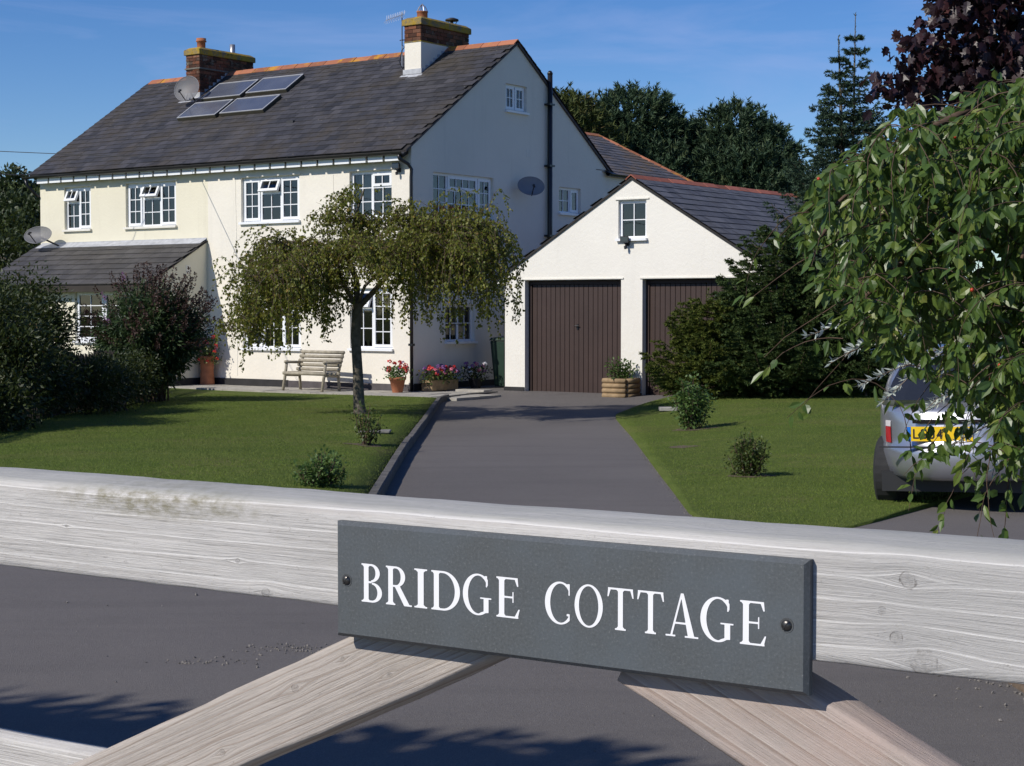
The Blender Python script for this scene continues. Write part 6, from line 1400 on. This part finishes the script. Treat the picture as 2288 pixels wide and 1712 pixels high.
# rear screen, set 4 mm proud of the cabin
m = MB(); g0 = [(0.905, 0.60, 0.160), (1.05, 0.56, 0.272), (1.21, 0.50, 0.432)]
for (z0, w0, y0), (z1, w1, y1) in zip(g0, g0[1:]):
    for k in range(8):
        a, c = -1 + k / 4, -1 + (k + 1) / 4; cv = lambda t_: 0.035 * t_ * t_
        m.poly([(a * w0, y0 - 0.012 + cv(a), z0), (c * w0, y0 - 0.012 + cv(c), z0), (c * w1, y1 - 0.012 + cv(c), z1), (a * w1, y1 - 0.012 + cv(a), z1)])
m.build('rear_screen', M['car_glass'], car, True)
def lamp_strip(name, mat, s_, zs, off):
    rows = []
    for z in zs:
        w_, r, f, ex = [np.interp(z, [l[0] for l in lv_], [l[q] for l in lv_]) for q in (1, 2, 3, 4)]
        P = [p for p in plan(w_ + off, r - off, f, 160, ex) if p[0] * s_ > 0.57 and p[1] < 0.40]; P.sort(key=lambda p: p[1] - abs(p[0]) * 2)
        q = np.array(P); t_ = np.linspace(0, len(q) - 1, 14); rows.append([(np.interp(a, range(len(q)), q[:, 0]), np.interp(a, range(len(q)), q[:, 1]), z) for a in t_])
    m = MB()
    for ra, rb_ in zip(rows, rows[1:]):
        for k_ in range(13): m.poly([ra[k_], ra[k_ + 1], rb_[k_ + 1], rb_[k_]])
    return m.build(name, mat, car, True)
for s_ in (-1, 1):
    lamp_strip('tail_light', M['tail_red'], s_, (0.555, 0.60, 0.65, 0.685), 0.006); lamp_strip('reversing_light', M['tail_clear'], s_, (0.687, 0.71, 0.735), 0.006)
MB().box(-0.62, 0.62, 0.026, 0.06, 0.533, 0.543).build('shut_line', M['car_trim'], car)
MB().hull([(-0.36, 0.060, 0.725), (0.36, 0.060, 0.725), (0.36, 0.09, 0.725), (-0.36, 0.09, 0.725)], [(-0.36, 0.045, 0.755), (0.36, 0.045, 0.755), (0.36, 0.09, 0.755), (-0.36, 0.09, 0.755)]).build('boot_handle', M['car_trim'], car)
for y in (0.66, 3.05):
    for s in (-1, 1):
        wh = MB().tube([(s * 0.55, y, 0.295), (s * 0.57, y, 0.295), (s * 0.73, y, 0.295), (s * 0.75, y, 0.295)], [0.27, 0.295, 0.295, 0.27], 28).build('wheel', M['tyre'], car, False)
        MB().tube([(s * 0.748, y, 0.295), (s * 0.753, y, 0.295)], 0.18, 20).build('rim', M['steel'], wh)
MB().box(-0.66, 0.66, 0.30, 3.4, 0.16, 0.32).build('underbody', M['car_trim'], car)
PX = -0.15
plate = MB().box(PX - 0.26, PX + 0.26, 0.048, 0.054, 0.585, 0.70).build('number_plate', M['yellow_plate'], car)
MB().box(PX - 0.259, PX - 0.222, 0.0455, 0.0475, 0.586, 0.699).build('blue_band', M['blue_band'], plate)

car.rotation_euler = (0, R_(-1.5), R_(-24))
# ------------------------------------------------------------------ lettering from distance fields
def sdf_mesh(name, fn, w, h, res, mat):
    """fill the region fn(x,y)<0 with small quads/clipped polygons (marching squares)"""
    nx, ny = int(w / res) + 3, int(h / res) + 3; xs = (np.arange(nx) - 1) * res; ys = (np.arange(ny) - 1) * res
    X, Y = np.meshgrid(xs, ys); S = fn(X, Y); V, F = [], []; vid = {}
    def vtx(key, p):
        if key not in vid: vid[key] = len(V); V.append(p)
        return vid[key]
    for j in range(ny - 1):
        for i in range(nx - 1):
            c = [(i, j), (i + 1, j), (i + 1, j + 1), (i, j + 1)]; s = [S[b_, a] for a, b_ in c]
            if min(s) >= 0: continue
            poly = []
            for k in range(4):
                a, bq = c[k], c[(k + 1) % 4]; sa_, sb = s[k], s[(k + 1) % 4]
                if sa_ < 0: poly.append(vtx(a, (xs[a[0]], ys[a[1]])))
                if (sa_ < 0) != (sb < 0):
                    t_ = sa_ / (sa_ - sb); e = tuple(sorted((a, bq))); poly.append(vtx(e, (xs[a[0]] + (xs[bq[0]] - xs[a[0]]) * t_, ys[a[1]] + (ys[bq[1]] - ys[a[1]]) * t_)))
            if len(poly) >= 3: F.append(poly)
    me = bpy.data.meshes.new(name); me.from_pydata([(x, 0, y) for x, y in V], [], F); me.update(); me.materials.append(mat); return me
box_ = lambda x0, x1, y0, y1: (lambda X, Y: np.maximum(np.maximum(x0 - X, X - x1), np.maximum(y0 - Y, Y - y1)))
def ell(cx, cy, rx, ry): return lambda X, Y: (np.sqrt(((X - cx) / rx) ** 2 + ((Y - cy) / ry) ** 2) - 1) * min(rx, ry)
U = lambda *f: (lambda X, Y: np.minimum.reduce([g(X, Y) for g in f]))
I = lambda *f: (lambda X, Y: np.maximum.reduce([g(X, Y) for g in f]))
NOT = lambda f: (lambda X, Y: -f(X, Y))
def half(px, py, nx, ny): return lambda X, Y: (X - px) * nx + (Y - py) * ny
def quad(*p):   # convex polygon, counter-clockwise
    hs_ = []
    for (a, b_), (c, d) in zip(p, p[1:] + p[:1]):
        l = math.hypot(c - a, d - b_); hs_.append(half(a, b_, (d - b_) / l, -(c - a) / l))
    return I(*hs_)
ST = 0.15; SE = 0.04      # stem and serif thickness, in cap heights
def stem(x, y0=0.0, y1=1.0, ov=0.075):
    return U(box_(x, x + ST, y0, y1), box_(x - ov, x + ST + ov, y0, y0 + SE), box_(x - ov, x + ST + ov, y1 - SE, y1), quad((x - ov * .6, y0 + SE * .9), (x + ST + ov * .6, y0 + SE * .9), (x + ST, y0 + .085), (x, y0 + .085)), quad((x, y1 - .085), (x + ST, y1 - .085), (x + ST + ov * .6, y1 - SE * .9), (x - ov * .6, y1 - SE * .9)))
def bowl(x, cy, rx, ry, th): return I(ell(x, cy, rx, ry), NOT(ell(x, cy, rx - th, ry - 0.05)), box_(x - 0.001, 9, -9, 9))
def G_B():
    return U(stem(.075), box_(.15, .32, .95, 1), box_(.15, .32, .50, .55), box_(.15, .34, 0, .05), bowl(.31, .765, .27, .235, .135), bowl(.33, .26, .32, .26, .145)), .66
def G_R():
    return U(stem(.075), box_(.15, .32, .95, 1), box_(.15, .34, .47, .52), bowl(.32, .735, .29, .265, .14), quad((.58, .0), (.77, .0), (.44, .50), (.27, .50)), box_(.58, .82, 0, SE)), .82
def G_I(): return stem(.09, ov=.09), .33
def G_D(): return U(stem(.075), box_(.15, .36, .95, 1), box_(.15, .36, 0, .05), bowl(.34, .5, .50, .5, .15)), .84
def ringC(cx, rx): return I(ell(cx, .5, rx, .52), NOT(ell(cx + .015, .5, rx - .135, .475)))
def G_C():
    cut = NOT(box_(.53, 2, .275, .735)); ser = U(box_(.665, .70, .70, .98), quad((.60, .90), (.70, .98), (.66, .98), (.55, .945)), ell(.655, .225, .045, .03))
    return U(I(ringC(.43, .43), cut, box_(-1, .70, -1, 2)), ser), .72
def G_G():
    cut = NOT(U(box_(.53, 2, .42, .735), box_(.70, 2, -1, 2))); ser = U(box_(.665, .70, .70, .98), quad((.60, .90), (.70, .98), (.66, .98), (.55, .945)))
    return U(I(ringC(.43, .43), NOT(box_(.53, 2, .10, .735)), box_(-1, .72, -1, 2)), ser, box_(.60, .74, .06, .43), box_(.50, .82, .40, .435), quad((.45, .02), (.70, .06), (.72, .13), (.52, .06))), .84
def G_E():
    return U(stem(.075), box_(.15, .60, .955, 1), box_(.15, .62, 0, .045), box_(.15, .46, .49, .535), quad((.60, 1.0), (.52, .955), (.585, .79), (.62, .79)), quad((.52, .045), (.60, 0), (.66, .23), (.625, .23)), box_(.455, .485, .38, .65)), .67
def G_O(): return I(ell(.45, .5, .45, .52), NOT(ell(.45, .5, .31, .475))), .90
def G_T():
    return U(stem(.325, ov=.09), box_(.02, .78, .955, 1), quad((.0, .78), (.035, .78), (.10, .955), (.02, .955)), quad((.765, .78), (.80, .78), (.78, .955), (.70, .955))), .80
def G_A():
    return U(quad((.62, 0), (.80, 0), (.495, 1.02), (.41, 1.02)), quad((.12, .0), (.175, .0), (.47, 1.02), (.42, 1.02)), box_(.24, .62, .30, .345), box_(0, .27, 0, SE), box_(.53, .90, 0, SE)), .90
GL = dict(B=G_B, R=G_R, I=G_I, D=G_D, G=G_G, E=G_E, C=G_C, O=G_O, T=G_T, A=G_A)

# ------------------------------------------------------------------ gate and sign
GYAW = -0.5626; GP = (-0.1605, 1.5383, 1.4274)
gate = thing('timber_gate', 'weathered timber field gate with diagonal braces', 'gate', GP, GYAW)
RF = 0.0105      # rail face sits this far behind the sign face
def rail_mesh(s0, s1, zb, zt, y0, dpt, n=110, round_=0.009, wob=0.0006):
    prof = [(y0, zb + 0.002), (y0, zb + 0.008), (y0, zt - round_ * 1.6), (y0, zt - round_ * 0.95), (y0 + round_ * 0.3, zt - round_ * 0.35), (y0 + round_ * 1.1, zt + 0.0005), (y0 + round_ * 2.0, zt + 0.0015), (y0 + dpt * 0.5, zt + 0.004), (y0 + dpt * 0.8, zt + 0.0045), (y0 + dpt - 0.006, zt + 0.003), (y0 + dpt, zt - 0.004), (y0 + dpt, zb + 0.003), (y0 + dpt - 0.003, zb), (y0 + 0.002, zb)]
    m = MB(); k = len(prof); ph = rng.uniform(0, 6, 4)
    for i in range(n + 1):
        s = s0 + (s1 - s0) * i / n
        w_ = wob * (math.sin(s * 7 + ph[0]) + 0.5 * math.sin(s * 19 + ph[1]) + 0.35 * math.sin(s * 47 + ph[2])); 
        for j, (y, z) in enumerate(prof): m.v.append((s, y + 0.25 * w_ * math.sin(j * 2.0 + s * 9), z + w_ * (0.9 if 1 < j < 9 else 0.6) + rng.normal(0, 0.00025)))
    for i in range(n):
        for j in range(k): m.f.append((i * k + j, i * k + (j + 1) % k, (i + 1) * k + (j + 1) % k, (i + 1) * k + j))
    m.f.append(tuple(range(k))[::-1]); m.f.append(tuple(n * k + j for j in range(k))); return m
rail_mesh(-1.55, 1.95, -0.0795, 0.0125, RF, 0.078).build('top_rail', M['rail_wood'], gate, True)
def brace(ax, az, ang, length, wd, mat, y0, name='brace', flip=1):
    m = rail_mesh(-0.02, length, -wd / 2, wd / 2, 0.0, 0.042, 60, 0.003, 0.0012)
    o = m.build(name, mat, gate, True); o.location = (ax, y0, az); o.rotation_euler = (0, ang, 0); return o
brace(0.146, -0.078, math.pi - 0.442, 1.9, 0.070, M['brace_wood'], 0.021 + 0.042)
bl = bpy.data.objects['brace']; bl.rotation_euler = (0, math.pi - 0.442, 0)
# turned braces keep their faces level with the sign side: shift so the visible face lies at y = 0.021
bl.location = (0.135, 0.021, -0.0832)
br_ = brace(0.315, -0.0895, 0.4455, 1.9, 0.083, M['brace_wood2'], 0.021)
for k, zt in enumerate((-0.282, -0.52, -0.80, -1.10)):
    rail_mesh(-1.55, 1.95, zt - 0.075, zt, 0.064, 0.022, 40, 0.003, 0.001).build('lower_rail', M['rail_wood'], gate, True)
for x in (-1.60, 1.99): MB().box(x - 0.045, x + 0.045, RF, RF + 0.09, -1.26, 0.05).build('end_stile', M['brace_wood'], gate, bevel=0.006)
for x in (-1.82, 2.2):
    gp = thing('gate_post', 'square timber gate post at the hinge side' if x < 0 else 'square timber gate post at the latch side', 'post', tuple(np.array(GP) + np.array([math.cos(GYAW), math.sin(GYAW), 0]) * x + np.array([-math.sin(GYAW), math.cos(GYAW), 0]) * 0.05 - np.array([0, 0, GP[2]])), GYAW)
    MB().box(-0.08, 0.08, -0.08, 0.08, -0.3, 1.62).build('post_shaft', M['brace_wood'], gp, bevel=0.01); MB().hull([(-0.09, -0.09, 1.622), (0.09, -0.09, 1.622), (0.09, 0.09, 1.622), (-0.09, 0.09, 1.622)], [(-0.02, -0.02, 1.68), (0.02, -0.02, 1.68), (0.02, 0.02, 1.68), (-0.02, 0.02, 1.68)]).build('post_cap', M['brace_wood'], gp)
sign = thing('house_sign', 'grey slate house sign reading BRIDGE COTTAGE screwed to the gate', 'sign', GP, GYAW)
SW, SH, TH = 0.457, 0.105, 0.0105
m = MB(); bv = 0.0035
front = [(bv, 0, -SH + bv), (SW - bv, 0, -SH + bv), (SW - bv, 0, -bv), (bv, 0, -bv)]; mid = [(0, 0.004, -SH), (SW, 0.004, -SH), (SW, 0.004, 0), (0, 0.004, 0)]; back = [(0, TH - 0.0003, -SH), (SW, TH - 0.0003, -SH), (SW, TH - 0.0003, 0), (0, TH - 0.0003, 0)]
m.hull(front, mid, False); m.hull(mid, back, False); m.poly(front); m.poly(back); m.build('plaque', M['plaque'], sign).rotation_euler = (0, 0, 0)
CAPH = 0.0345; ZB = -0.0702
spec = [('B', .0303, .0534), ('R', .0574, .0857), ('I', .0884, .1022), ('D', .1066, .1368), ('G', .1398, .1698), ('E', .1742, .1981), ('C', .2226, .2473), ('O', .2513, .278), ('T', .2823, .3066), ('T', .3099, .3342), ('A', .3357, .3648), ('G', .3665, .3959), ('E', .4007, .4233)]
cache = {}
for ch, x0, x1 in spec:
    if ch not in cache:
        fn, wch = GL[ch](); cache[ch] = (sdf_mesh('letter', (lambda f: (lambda X, Y: f(X, Y - 0.03)))(fn), wch + 0.04, 1.08, 0.0125, M['lettering']), wch)
    me, wch = cache[ch]; o = bpy.data.objects.new('letter', me); link(o, sign)
    o.location = (x0, -0.00035, ZB - 0.03 * CAPH + (x0 - 0.2) * 0.0022); o.scale = ((x1 - x0) / wch, 1, CAPH)
for x, z in ((0.0133, -0.0529), (0.4398, -0.0514)):
    s_ = MB().lathe([(0.0045, 0), (0.0042, 0.0012), (0.003, 0.0022), (0.0006, 0.0026)], (0, 0, 0), 18).build('screw', M['screw'], sign, True, (x, 0.0, z)); s_.rotation_euler = (R_(90), 0, 0)
    MB().box(-0.0040, 0.0040, -0.0004, 0.0004, 0.0012, 0.00268).build('slot', M['car_trim'], s_).rotation_euler = (0, 0, 0.9)
    MB().lathe([(0.0060, 0), (0.0058, 0.0004), (0.0045, 0.0003)], (0, 0, 0), 18).build('washer_recess', M['plaque_edge'], s_)

# plate characters: rounded strokes
def capsule(x0, y0, x1, y1, r):
    def f(X, Y):
        dx, dy = x1 - x0, y1 - y0; t_ = np.clip(((X - x0) * dx + (Y - y0) * dy) / (dx * dx + dy * dy + 1e-12), 0, 1); return np.hypot(X - x0 - dx * t_, Y - y0 - dy * t_) - r
    return f
def strokes(*pts_lists, r=0.085): return U(*[capsule(*a, *c, r) for pl in pts_lists for a, c in zip(pl, pl[1:])])
k = 0.085
CH = {'L': strokes([(k, 1 - k), (k, k), (.6 - k, k)]), 'S': strokes([(.6 - k, .82), (.5, 1 - k), (.16, 1 - k), (k, .84), (k, .64), (.18, .53), (.44, .47), (.6 - k, .36), (.6 - k, .17), (.46, k), (.14, k), (k, .17)]),
      '0': strokes([(k, .2), (k, .8), (.18, 1 - k), (.42, 1 - k), (.6 - k, .8), (.6 - k, .2), (.42, k), (.18, k), (k, .2)]), '4': strokes([(.44, k), (.44, 1 - k), (k, .32), (.6 - k, .32)])}
for i, ch in enumerate('LS04'):
    o = bpy.data.objects.new('letter', sdf_mesh('letter', CH[ch], 0.62, 1.02, 0.02, M['black_print'])); link(o, plate); o.scale = (0.079, 1, 0.079); o.location = (PX - 0.205 + i * 0.061, 0.0470, 0.603)
